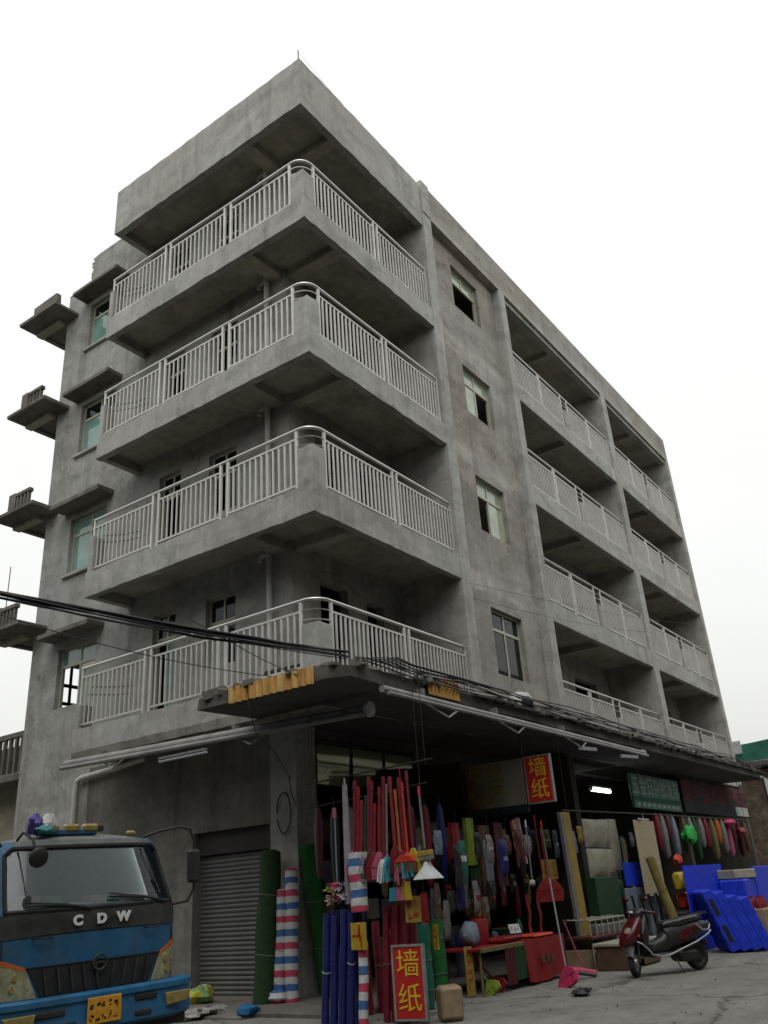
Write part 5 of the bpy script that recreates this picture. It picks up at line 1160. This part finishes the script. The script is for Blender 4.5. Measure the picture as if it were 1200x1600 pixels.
hang_row('upper hanging row', 1.9, 4.2, .1, 2.25, 'first shop'); hang_row('lower hanging row', 2.0, 4.2, .2, 1.55, 'first shop')
hang_row('upper hanging row', 5.0, 8.0, .3, 2.35, 'middle shop bay'); hang_row('lower hanging row', 5.1, 8.0, .4, 1.6, 'middle shop bay')
hang_row('upper hanging row', 9.0, 13.0, .2, 2.45, 'second shop'); hang_row('lower hanging row', 9.1, 13.0, .3, 1.55, 'second shop')
hang_row('front hanging row', 1.35, 4.3, -.95, 2.15, 'first shop'); hang_row('front lower row', 1.3, 3.3, -.75, 1.45, 'first shop')
hang_row('front hanging row', 5.75, 6.4, -.7, 2.3, 'middle shop bay')
for i in range(9):
    m = ['g_maroon','g_black','g_grey','g_dkgreen','g_brown','g_black','g_maroon','g_crimson','g_navy'][i]; h = .9+.3*math.sin(i*1.9); t = thing('dark_umbrella', '%s folded umbrella in the dark row behind the brooms' % od[i], 'umbrella', (.15+.2*i, .25-.12*i, 2.45-h), group='dark umbrellas behind the brooms')
    g = MB(); g.loft([[(rr*math.cos(a)*(1+.12*math.sin(4*a)), rr*math.sin(a)*(1+.12*math.sin(4*a)), z) for a in [2*math.pi*k/12 for k in range(12)]] for z, rr in ((0,.015),(.06,.04),(h*.6,.06),(h*.9,.045),(h,.02))]); g.build('folded_cloth', M_[m], t, True); MB().tube([(0,0,h-.02),(0,0,h+.12)], .007, 5).build('handle', M_['g_black'], t)
for i in range(8):
    m = ['g_red','g_crimson','g_red','g_gold','g_crimson','g_red','g_brown','g_red'][i]; x = .05+.17*i
    roll('red_stock_roll', '%s of the short dark rolls standing behind the wallpaper sign' % od[i], (x, -.55-.06*(i % 3), .0), (x+.02, -.5-.06*(i % 3), .75+.25*math.sin(i*1.3)**2), .05, m, 'roll', 'short rolls behind the sign', ties=1, seed=80+i)
for i in range(11):
    m = rdh.choice(list(nm_)); x = 1.75 + i*.26; r = rdh.uniform(.09, .13); h = rdh.uniform(.18, .42); z = .06 if i % 2 else .06
    prop('bucket', '%s bucket, %s from left on the floor behind the table' % (nm_[m], od[i]), 'bucket', MB().lathe([(.0,0),(r*.8,0),(r,h),(r*1.06,h),(r*1.06,h+.02),(r*.9,h+.02),(r*.72,.03),(.0,.02)], n=16), m, (x, .35+rdh.uniform(-.15,.15), z), group='buckets behind the table')
for i in range(9):
    m = rdh.choice(list(nm_)); x = 2.1 + i*.19 + (i > 3)*.25; h = rdh.uniform(.12,.26); r = rdh.uniform(.05,.085)
    prop('tabletop_jar', '%s jar, %s from left along the back of the table' % (nm_[m], od[i]), 'jar', MB().lathe([(.0,0),(r,0),(r*1.05,h*.7),(r*.6,h*.85),(r*.65,h),(.0,h*1.02)], n=12), m, (x, -.66, .562), group='jars along the table')
# shelves deep in the shops, metal coloured black to carry the shade in there
rds = random.Random(31); palette = ['g_grey','g_maroon','g_dkgreen','g_cream','g_brown','g_bluegrey','g_olive','g_crimson','g_tan','g_navy']
def shelf_unit(label, x0, x1, y, group):
    s = thing('stock_shelf', label, 'shelf', (x0, y, .055)); L = x1-x0
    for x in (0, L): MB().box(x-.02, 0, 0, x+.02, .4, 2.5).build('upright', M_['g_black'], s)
    for k, z in enumerate((.25, .85, 1.45, 2.05)):
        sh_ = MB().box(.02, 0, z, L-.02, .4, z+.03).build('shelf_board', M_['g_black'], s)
    return s
shelf_unit('shade-blackened metal stock shelf deep in the first shop', 1.6, 4.2, 1.75, 'shop shelves')
shelf_unit('shade-blackened metal stock shelf deep in the space behind the foam board', 4.7, 8.0, 1.75, 'shop shelves')
shelf_unit('shade-blackened metal stock shelf deep in the second shop under the tube lamp', 8.7, 14.9, 2.6, 'shop shelves')
ords = 'first second third fourth fifth sixth seventh eighth ninth tenth eleventh twelfth thirteenth fourteenth fifteenth sixteenth'.split()
cn = {'g_grey':'grey','g_maroon':'maroon','g_dkgreen':'dark green','g_cream':'cream','g_brown':'brown','g_bluegrey':'blue grey','g_olive':'olive','g_crimson':'crimson','g_tan':'tan','g_navy':'navy'}
for sx, ex, yy, nmx in ((1.6, 4.2, 1.8, 'first shop'), (4.7, 8.0, 1.8, 'middle shop bay'), (8.7, 14.9, 2.65, 'second shop')):
    for k, z in enumerate((.25, .85, 1.45, 2.05)):
        x = sx+.1; i = 0
        while x < ex-.4:
            wd = rds.uniform(.2, .5); h = rds.uniform(.2, .48); m = rds.choice(palette)
            o = MB().cbox(0, 0, 0, wd, .32, h, .01).build('stock_box', M_[m]); o.location = (x, yy, .085+z+.004)
            tag(o, '%s box, %s from left, %s shelf of the %s' % (cn[m], ords[i], ['lowest','second','third','top'][k], nmx), 'box', 'boxes on the shop shelves'); x += wd + rds.uniform(.03, .25); i += 1

# ------------------------------------------------------------------ second shop front
rail = thing('hanging_rail', 'long dark pipe along the shops carrying hanging goods', 'rail', (4.9, -1.2, 2.42))
MB().tube([(0,0,0), (4,0,.06), (8,.0,.10), (12,0,.13)], .014, 6).build('pipe', M_['g_black'], rail, True)
for x in (0.2, 4, 8, 11.8): MB().tube([(x,0,.05), (x,0,1.4)], .006, 4).build('hang_wire', M_['g_black'], rail)
def cushion(label, loc, w, h, d, mat, seed):
    t = thing('quilted_cushion', label, 'cushion', loc, group='quilted cushions before the second shop')
    def fn(u, v): b = (1-abs(2*u-1)**4)*(1-abs(2*v-1)**4); return ((u-.5)*w, -d*b - .0, v*h)
    MB().sheet(fn, 8, 8, .0).build('front', M_[mat], t, True)
    MB().sheet(lambda u, v: ((.5-u)*w, d*.6*(1-abs(2*u-1)**4)*(1-abs(2*v-1)**4), v*h), 8, 8, .0).build('back', M_[mat], t, True)
    MB().tube([(0,0,h), (.0,0,h+.2)], .005, 4).build('hang_loop', M_['g_black'], t)
cushion('upper left grey quilted cushion with a brown patch', (6.95, -.85, 1.86), .95, .50, .06, 'g_cream', 1)
cushion('lower left grey quilted cushion', (6.95, -.85, 1.34), .95, .50, .06, 'g_cream', 2)
cushion('upper middle grey quilted cushion seen edge on', (7.58, -.80, 1.86), .42, .52, .06, 'g_cream', 3)
cushion('lower middle grey quilted cushion seen edge on', (7.60, -.80, 1.34), .45, .50, .06, 'g_cream', 4)
cushion('pale cushion in a plastic sleeve at the right of the quilted cushions', (8.05, -.78, 1.45), .50, .95, .05, 'g_cream', 5)
wm = thing('woven_mat', 'long pale woven mat hanging from a hanger before the second shop', 'mat', (8.72, -1.22, .95))
MB().sheet(lambda u, v: ((u-.5)*1.18, .03*math.sin(u*9), v*1.40), 20, 6, .012).build('mat', M_['woven'], wm, True)
MB().tube([(-.3,0,1.42), (.3,0,1.42)], .015, 6).build('hanger', M_['g_white'], wm); MB().tube([(0,0,1.42), (0,0,1.52)], .006, 4).build('hook', M_['g_white'], wm)
GH = 'long goods hanging along the far shops'
hang = [(9.55,'g_crimson','dark red'),(9.9,'g_grey','grey'),(10.25,'g_maroon','maroon'),(10.6,'g_bluegrey','blue grey'),(11.3,'g_brown','brown'),(11.75,'g_grey','pale grey'),(12.1,'g_dkgreen','dark green'),(12.55,'g_grey','second pale grey'),(12.95,'g_crimson','crimson'),
        (13.5,'g_olive','olive'),(13.95,'g_orange','orange'),(14.4,'g_grey','dull grey'),(14.85,'g_pink','pink'),(15.3,'g_maroon','far maroon'),(15.9,'g_maroon','farthest dark red'),(16.5,'g_brown','farthest brown')]
for i, (x, m, nm) in enumerate(hang):
    h = .75 + .2*math.sin(i*2.3); t = thing('umbrella' if i % 3 == 0 else 'wrapped_pole', nm + ' long wrapped pole hanging along the far shops', 'pole', (x, -1.18, 2.52-h), group=GH)
    g = MB(); g.loft([[(rr*math.cos(a)*(1+.12*math.sin(4*a)), rr*math.sin(a)*(1+.12*math.sin(4*a)), z) for a in [2*math.pi*k/12 for k in range(12)]] for z, rr in ((0,.03),(.08,.075),(h*.6,.085),(h*.9,.055),(h,.02))]); g.build('folded_cloth', M_[m], t, True)
    MB().tube([(0,0,h-.02), (0,0,h+.05)], .008, 5).build('handle', M_['g_black'], t)
prop('green_bag', 'bright green plastic toy bag hanging among the far shop goods', 'bag', blob((0,0,.17), (.34,.12,.19), 44, 14, 8, .2), 'g_vivid', (11.25, -1.30, 1.92))
prop('pink_cap', 'pink plastic bowl hanging above the far shop goods', 'bowl', blob((0,0,.08), (.22,.14,.10), 46, 12, 6, .12), 'g_hotpink', (14.75, -1.30, 2.35))
prop('red_scoop', 'shiny red scoop hanging beside the pink bowl', 'scoop', blob((0,0,.1), (.32,.10,.11), 47, 12, 6, .2), 'g_red', (15.6, -1.32, 2.12))
prop('neon_packet', 'small neon orange packet beside the big blue sheet', 'packet', blob((0,0,.08), (.16,.08,.10), 48, 10, 6, .3), 'g_neon', (8.75, -1.75, 1.48))
prop('yellow_jug', 'yellow plastic jug behind the big blue sheet', 'jug', MB().cbox(-.16,-.1,0,.16,.1,.34,.05), 'g_yellow', (8.35, -1.85, 1.0), bevel=0)
prop('red_jug', 'red plastic jug behind the left edge of the big blue sheet', 'jug', MB().cbox(-.14,-.1,0,.14,.1,.30,.05), 'g_neon', (8.5, -1.8, .68))
prop('jug_crate', 'dark crate carrying the yellow and red jugs', 'crate', MB().cbox(-.5,-.25,0,.5,.25,.66,.03), 'g_black', (8.5, -1.78, 0))
roll('bamboo_roll', 'tall bamboo blind roll leaning beside the scooter', (7.55, -2.0, 0), (7.20, -1.75, 1.62), .085, 'g_bamboo', 'blind roll', seed=61)
# low shelves and stools behind the scooter
bn = thing('wooden_bench', 'low dusty wooden bench on the road before the second shop', 'bench', (5.45, -1.75, 0))
MB().cbox(-.75,-.28,.33,.75,.28,.38,.01).build('seat', M_['g_cream'], bn); MB().cbox(-.7,-.25,.10,.7,.25,.13,.01).build('lower_board', M_['g_brown'], bn)
for x in (-.68, .68): MB().cbox(x-.04,-.25,0,x+.04,.25,.33,.01).build('leg', M_['g_brown'], bn)
MB().cbox(-.05,-.27,.02,.68,-.255,.33,.006).build('front_board', M_['g_brown'], bn)
sb = thing('wire_rack', 'low white wire rack standing behind the wooden bench', 'rack', (5.75, -1.15, 0))
for x in (-.75,-.5,-.25,0,.25,.5,.75): MB().tube([(x,-.2,.0), (x,-.2,.70), (x,.2,.72)], .014, 5).build('wire', M_['g_cream'], sb, True)
for z in (.25, .70): MB().tube([(-.75,-.2,z), (.75,-.2,z)], .014, 5).build('cross_wire', M_['g_cream'], sb)
MB().cbox(-.85,-.26,.42,.85,.22,.47,.01).build('red_shelf', M_['g_maroon'], sb)
prop('cardboard_carton', 'brown cardboard carton under the wire rack', 'carton', MB().cbox(-.3,-.2,0,.3,.2,.28,.008), 'g_tan', (5.2, -1.1, .0), smooth=False)
prop('seed_poster_box', 'green leafy printed box standing behind the wire rack', 'box', MB().cbox(-.55,-.1,0,.55,.1,.72,.01), 'g_dkgreen', (6.75, -.95, .62), smooth=False)
prop('dark_crate', 'dark grey crate under the green leafy box', 'crate', MB().cbox(-.9,-.2,0,.9,.2,.60,.02), 'g_grey', (6.85, -.9, .0), smooth=False)
prop('blue_plastic_sheet', 'small blue sheet hanging behind the woven mat', 'sheet', MB().cbox(-.55,-.02,0,.55,.02,.42,.01), 'g_blue', (8.25, -1.02, 1.15), smooth=False)
prop('pale_panel', 'pale blue grey panel standing behind the scooter', 'panel', MB().cbox(-.8,-.02,0,.8,.02,1.1,.01), 'g_bluegrey', (8.3, -1.05, .02), smooth=False)
gx = 'dark folding chair legs behind the scooter'
for i in range(4):
    x = 7.0 + i*.42; t = thing('folding_stand', ['leftmost','second','third','rightmost'][i]+' of the dark folding stands behind the scooter', 'stand', (x, -1.45, 0), group=gx)
    MB().tube([(-.16,0,0),(.14,0,1.0)], .022, 6).build('leg', M_['g_black'], t); MB().tube([(.16,.03,0),(-.14,.03,1.0)], .022, 6).build('leg', M_['g_black'], t); MB().tube([(-.08,.015,.35),(.1,.015,.35)], .014, 6).build('brace', M_['g_black'], t)
# blue plastic sheets and pallets
big = thing('blue_sheet', 'big upright blue corrugated plastic sheet behind the scooter', 'sheet', (8.9, -2.15, 0)); 
MB().sheet(lambda u, v: (-1.15 + 2.45*u, .008*math.sin(u*120), v*1.44), 120, 2, .02).build('panel', M_['g_blue'], big, True)
for z in (.5, .95): MB().box(-1.14, -.035, z, 1.29, -.022, z+.03).build('rib', M_['g_blue'], big)
def pallet(label, loc, lean, rz, w=1.25, h=.98, th=.15, slots=False):
    t = thing('plastic_pallet', label, 'pallet', loc, group='blue plastic pallets leaning by the scooter'); t.rotation_euler = (lean, 0, rz)
    MB().cbox(-w/2, -th/2, 0, w/2, th/2, h, .012).build('core', M_['g_blue'], t)
    for k in range(5):
        for s in (-1, 1): MB().cbox(-w/2+.01, s*(th/2+.004)-.008, k*h/5+.03, w/2-.01, s*(th/2+.004)+.008, (k+1)*h/5-.03, .004).build('deck_board', M_['g_blue'], t)
    if slots:
        for z0 in (.14, .58): MB().box(-w/2-.003, -th*.24, z0*h, -w/2+.05, th*.24, (z0+.28)*h).build('fork_slot', M_['g_black'], t)
    return t
for i, lab in enumerate(('leftmost blue plastic pallet leaning against the big blue sheet', 'second blue plastic pallet from the big sheet, leaning', 'third blue plastic pallet from the big sheet, leaning', 'rightmost blue plastic pallet of the leaning row')):
    pallet(lab, (7.86 + .098*i, -2.66 - .158*i, .03), math.radians(-18), math.radians(30), .95, (1.02, .98, .90, .86)[i], .165, i == 0)
prop('blue_sheet_far', 'blue plastic sheet at the right edge of the picture', 'sheet', MB().cbox(-.9,-.03,0,.9,.03,1.35,.01), 'g_blue', (11.45, -2.66, 0), smooth=False)
prop('paper_stack', 'pale stack of papers lying on blue crates', 'stack', MB().cbox(-.38,-.22,0,.38,.22,.18,.02).jitter(.01,9), 'g_cream', (10.15, -2.42, 1.14), smooth=False, rz=-.3)
prop('blue_crate', 'blue crate under the pale stack of papers', 'crate', MB().cbox(-.45,-.25,0,.45,.25,1.13,.03), 'g_blue', (10.15, -2.42, 0), smooth=False)
bt = thing('bottle_pack', 'pack of small red bottles on the road behind the pallets', 'bottles', (9.1, -2.95, 0))
MB().cbox(-.3,-.2,0,.3,.2,.62,.02).build('carton', M_['g_tan'], bt)
for i in range(4):
    for j in range(2): MB().lathe([(.0,0),(.05,0),(.055,.12),(.02,.17),(.022,.21),(.0,.212)], (-.22+.145*i, -.1+.2*j, .62), n=10).build('bottle', M_['g_red'], bt, True)
prop('orange_disc', 'small orange plastic disc on the road at the right edge', 'disc', MB().lathe([(.0,0),(.17,.0),(.19,.03),(.0,.06)], n=16), 'g_neon', (10.6, -3.3, .0))

# ------------------------------------------------------------------ awnings, cables, fittings
M_['awn'] = plain('weathered_awning_tube', (.27,.265,.25), rough=.6, metal=.1, var=.25, scale=4, dirt=.4)
def awning(name, label, p0, p1, r, arms, out):
    p0, p1 = Vector(p0), Vector(p1); t = thing(name, label, 'awning', p0); d = p1-p0; out = Vector(out)
    MB().cyl((0,0,0), d, r, n=12).build('roller_tube', M_['awn'], t, True)
    MB().cyl(out*.10+Vector((0,0,-.07)), d+out*.10+Vector((0,0,-.07)), r*.55, n=8).build('front_bar', M_['awn'], t, True)
    for s in arms:
        q = d*s; e = d.normalized(); MB().obox(q+Vector((0,0,.04))-out*.02, e*.03, out*.05, (0,0,.09)).build('bracket', M_['g_grey'], t)
        MB().tube([q+Vector((0,0,-.04)), q+e*.45+out*.12+Vector((0,0,-.22)), q+e*.75+out*.10+Vector((0,0,-.08))], .016, 6).build('folding_arm', M_['awn'], t)
    MB().lathe([(.0,-.02),(r*1.5,-.02),(r*1.5,.03),(.0,.03)], d, d, 12).build('end_cap', M_['g_white'], t)
    return t
awning('rolled_awning', 'long rolled awning tube under the slab on the side street', (-.12, 5.70, 3.73), (-.12, -.92, 3.57), .070, (.15, .62), (-1,0,0))
awning('rolled_awning', 'long rolled awning tube under the canopy along the street', (-.61, -1.50, 3.67), (8.60, -1.50, 3.64), .048, (.10, .32, .58), (0,-1,0))
for i, (a, b2) in enumerate((((5.36,-1.5,3.46),(6.11,-1.5,3.50)), ((7.33,-1.5,3.48),(8.24,-1.5,3.53)))):
    t = thing('awning_bar', ['shorter pale bar hanging below the street awning', 'pale bar at the right end of the street awning'][i], 'bar', a); MB().obox((Vector(b2)-Vector(a))/2, (Vector(b2)-Vector(a))/2, (0,.02,0), (0,0,.03)).build('bar', M_['g_white'], t); MB().tube([(.2,0,.03),(.2,0,.2)], .006, 4).build('hanger', M_['g_black'], t)
t = thing('side_light_tube', 'pale unlit tube lamp under the side slab awning', 'lamp', (-.25, 3.1, 3.42)); MB().cyl((0,0,0),(0,-1.05,.0),.022,n=8).build('tube', M_['g_white'], t, True); MB().cbox(-.03,-1.05,.02,.03,0,.06,.006).build('holder', M_['g_grey'], t)
cable_m = plain('black_cable', (.02,.02,.02), rough=.6); M_['cable'] = cable_m
rdk = random.Random(17)
def cable(label, pts, r, group='overhead cables'):
    P = []
    for i in range(len(pts)-1):
        for t in [k/6 for k in range(6)]: P.append(Vector(pts[i]).lerp(Vector(pts[i+1]), t))
    P.append(Vector(pts[-1])); t = MB().tube(P, r, 5).build('overhead_cable', M_['cable'], None, True); return tag(t, label, 'cable', group)
A0 = Vector((-8.6, 2.6, 5.32)); A1 = Vector((-1.18, -1.42, 4.02))
def sag(a, b2, s, n=14, w=0.0): return [a.lerp(b2, i/n) + Vector((rdk.uniform(-w,w), rdk.uniform(-w,w), -4*s*(i/n)*(1-i/n) + rdk.uniform(-w,w))) for i in range(n+1)]
for i in range(9):
    a = A0 + Vector((0, 0, .012*i-.05+rdk.uniform(-.015,.015))); b2 = A1 + Vector((rdk.uniform(-.03,.03), rdk.uniform(-.03,.03), rdk.uniform(-.04,.05)))
    cable('black cable in the thick bundle crossing before the left balconies', sag(a, b2, .13 + .012*i, 14, .014), rdk.uniform(.006,.016))
cable('thin cable sagging below the thick bundle at the left balcony', sag(A0+Vector((2.2,-1.2,-.42)), Vector((-1.22,-.2,3.98)), .22), .006, None)
cable('single thin cable drooping across the yellow corrugated sheet', [(-2.6,-.1,4.5), (-1.6,-.3,4.15), (-1.24,-.55,3.95), (-1.18,-.9,3.82)], .006, None)
cable('loose white cable hanging down from the canopy corner', [(-1.23,.25,3.9), (-1.22,.2,3.55), (-1.1,.2,3.3), (-.6,.4,3.2), (.4,1.0,3.0), (.75,1.25,2.75), (.9,1.3,2.6)], .007, None)
lp = MB().tube([(.97, 1.62+.14*math.cos(t), 2.55+.30*math.sin(t)) for t in [2*math.pi*i/22 for i in range(22)]], .010, 5).build('cable_loop', M_['cable'], None, True); tag(lp, 'coil of black cable hanging on the corner column', 'cable')
for i in range(9):
    pts = [ Vector((-1.0+.1*i, -1.40-.01*i, 4.03+.015*i))]
    n = 16
    for k in range(1, n+1): pts.append(Vector((-1.0 + 20.0*k/n, -1.40-.006*i + rdk.uniform(-.035,.03), 4.0 + .018*i + rdk.uniform(-.045,.05))))
    cable('black cable lying along the street canopy edge', pts, rdk.uniform(.006,.012), 'cables along the canopy edge')
cable('thin wire strung across the front of the balconies', sag(Vector((4.6,-.1,6.75)), Vector((20.5,-.1,9.2)), .12), .004, None)
cable('lower thin wire strung across the stair bay', sag(Vector((4.6,-.1,6.45)), Vector((15.4,-.1,7.9)), .12), .004, None)
dm = thing('white_dome_box', 'white rounded junction box with cables on the canopy below the stair bay', 'junction box', (3.93, -1.15, 3.97))
MB().lathe([(.0,0),(.20,0),(.23,.06),(.23,.20),(.17,.32),(.0,.36)], n=18).build('dome', M_['g_white'], dm, True)
MB().lathe([(.0,0),(.10,0),(.11,.04),(.0,.05)], (-.12,-.18,.12), (-.6,-.9,0), 12).build('lens', M_['g_black'], dm, True)
pts = [(.0,.2,.15), (-.3,.75,.35), (-.5,1.1,.55), (-.65,1.30,.5)]; MB().tube(pts, .012, 5).build('cable', M_['cable'], dm, True)
# washing-line style pole and items on the second floor balcony
prop('leaning_plank', 'narrow yellowish plank leaning behind the corner balcony railing', 'plank', MB().cbox(-.14,-.03,0,.14,.03,.95,.01), 'g_cream', (.75, .5, B[2]+.34), smooth=False)
prop('balcony_clutter', 'dark clutter on the corner balcony floor behind the railing', 'clutter', MB().cbox(-.18,-.45,0,.18,.45,.42,.04).jitter(.03,5), 'g_black', (.42, .95, B[2]+.33), smooth=False)

# ------------------------------------------------------------------ neighbours
M_['brick'] = None
m, nt, bs = new_mat('rough_brick'); tcx = nt.nodes.new('ShaderNodeNewGeometry'); 
mp = nt.nodes.new('ShaderNodeMapping'); mp.inputs['Rotation'].default_value = (math.radians(90), 0, math.radians(90)); nt.links.new(tcx.outputs['Position'], mp.inputs['Vector'])
n1 = noise(nt, tcx.outputs['Position'], 3, 6, .7); nt.links.new(ramp(nt, n1, [(.3,(.03,.025,.02)),(.5,(.10,.07,.05)),(.7,(.18,.15,.115))]), bs.inputs['Base Color']); bs.inputs['Roughness'].default_value = .95; bump(nt, bs, n1, .8, .08); M_['brick'] = m
M_['net'] = plain('green_net', (.03,.17,.11), rough=.8, var=.3, scale=1.5, local=False)
nb = thing('far_house', 'low brown rubble walled house with green netting at the street end', 'building', (30, 2, 0))
MB().cbox(-3, -6, -.1, 6, 6, 4.9, .1).build('wall', M_['brick'], nb); MB().cbox(-3.3, -6.3, 4.9, 6.3, 6.3, 5.15, .05).build('roof', M_['old_fibre'], nb)
ntg = MB().sheet(lambda u, v: (-2.8+.15*math.sin(u*14), -6+9*u, 5.15+v*.75*(1+.03*math.sin(u*20))), 24, 3, .03).build('green_netting', M_['net'], nb, True)
MB().cbox(-2.98, -1.1, 5.5, -2.90, -.5, 6.0, .01).build('pale_patch', M_['g_white'], nb)
ln = thing('left_neighbour', 'low yellowish neighbour house with slatted balcony left of the block', 'building', (1.6, 9.15, 0))
MB().box(0, 0, -.1, 5, 5, 3.95).build('wall', concrete('yellowish_render', base=(.30,.27,.20), tint=(.26,.235,.18), seed=8), ln)
MB().cbox(-.55, -.5, 3.95, 5.2, 5.2, 4.12, .02).build('balcony_slab', M_['conc_old'], ln)
MB().box(.3, .1, 4.12, 5, 5, 4.93).build('dark_parapet', M_['conc_dark'], ln)
MB().cbox(-.1, .3, 5.0, .0, 5, 5.12, .01).build('hand_rail', M_['conc_old'], ln)
for i in range(14): MB().cbox(-.09, .35+i*.22, 4.12, -.01, .43+i*.22, 5.0, .008).build('baluster', M_['conc_old'], ln)
t = thing('antenna_rod', 'thin antenna rod at the far left edge', 'antenna', (.8, 9.8, 7.0)); MB().tube([(0,0,0),(0,.01,1.8)], .012, 5).build('rod', M_['g_grey'], t); MB().tube([(-.1,0,.1),(.1,0,.5)], .008, 4).build('stay', M_['g_grey'], t)
sh_ = thing('tilted_sheet', 'pale blue translucent roofing sheet propped at the street end', 'sheet', (19.3, -1.6, 2.95)); MB().obox((0,0,.38), (.75,-.1,-.12), (.0,.015,.0), (-.25,0,.36)).build('sheet', M_['it_white'], sh_); MB().tube([(-.85,0,-3.0),(-.95,.05,.8)], .03, 6).build('post', M_['g_black'], sh_)
# houses across the two streets, behind the viewpoint: they shut off the low sky as in any built-up street
M_['old_wall'] = concrete('dark_old_render', base=(.13,.12,.105), tint=(.10,.09,.08), seed=33)
def street_house(label, x0, y0, x1, y1, h, face):
    t = thing('street_house', label, 'building', ((x0+x1)/2, (y0+y1)/2, 0), group='houses across the street'); hx, hy = (x1-x0)/2, (y1-y0)/2
    MB().box(-hx, -hy, -.1, hx, hy, h).build('wall', M_['old_wall'], t); MB().cbox(-hx-.15, -hy-.15, h, hx+.15, hy+.15, h+.5, .03).build('parapet', M_['conc_old'], t)
    for fl_ in range(int(h//3.2)):
        for k in range(3):
            z = 1.2+3.2*fl_
            if face == 'n': c = -hx*.66+k*hx*.66; MB().box(c-.7, hy-.02, z, c+.7, hy+.03, z+1.4).build('window', M_['glass_dark'], t)
            else: c = -hy*.66+k*hy*.66; MB().box(hx-.02, c-.7, z, hx+.03, c+.7, z+1.4).build('window', M_['glass_dark'], t)
ordn = ['first', 'second', 'third', 'fourth', 'fifth', 'sixth', 'seventh']
for i, (x, wd, h) in enumerate(((-46, 11, 12.5), (-34.5, 10.5, 10.5), (-23.5, 10.5, 12.8), (-12.5, 11.5, 11.0), (-.5, 11, 12.5), (26.5, 11, 11.5), (38.5, 11, 10.5))):
    street_house('dark rendered house, %s in the row across the main street' % ordn[i], x, -25, x+wd, -12.8, h, 'n')
for i, (y, wd, h) in enumerate(((-12.5, 8, 11.5), (-4, 10.5, 12.5), (7, 11, 11.0), (18.5, 11, 12.0))):
    street_house('dark rendered house, %s in the row across the side street' % ordn[i], -26, y, -13.6, y+wd, h, 'e')
# roadside trees in the gap of the row
M_['bark'] = plain('bark', (.06,.05,.04), rough=.95, var=.3); M_['leaf'] = plain('leaf', (.05,.085,.025), rough=.6, var=.4, scale=2, local=False)
def tree(label, x, y, h, seed):
    rd = random.Random(seed); t = thing('roadside_tree', label, 'tree', (x, y, 0), group='trees across the street'); g = MB(); lv = MB()
    g.tube([(0,0,0), (.1,.05,h*.3), (-.05,.1,h*.55), (.1,0,h*.8)], .2, 8, rs=[.22,.17,.12,.05])
    for k in range(14):
        a = rd.uniform(0, 6.28); z0 = h*rd.uniform(.35,.75); e1 = Vector((math.cos(a), math.sin(a), .7))*h*rd.uniform(.16,.28); p0 = Vector((0,0,z0)); g.tube([p0, p0+e1*.5, p0+e1], .04, 5, rs=[.06,.04,.015])
        for q in range(70):
            c = p0 + e1*rd.uniform(.45,1.1) + Vector((rd.gauss(0,.45), rd.gauss(0,.45), rd.gauss(0,.4))); u = Vector((rd.gauss(0,1), rd.gauss(0,1), rd.gauss(0,1))).normalized()*.13; v = u.orthogonal().normalized()*.07
            lv.add([c-u, c+v, c+u, c-v], [(0,1,2,3)])
    g.build('trunk', M_['bark'], t, True); lv.build('crown', M_['leaf'], t)
tree('leafy tree in the left of the gap between the houses across the street', 14.5, -16, 7.5, 1)
tree('leafy tree in the middle of the gap between the houses across the street', 19.0, -18, 6.0, 2)
tree('leafy tree in the right of the gap between the houses across the street', 24.6, -21, 6.0, 3)
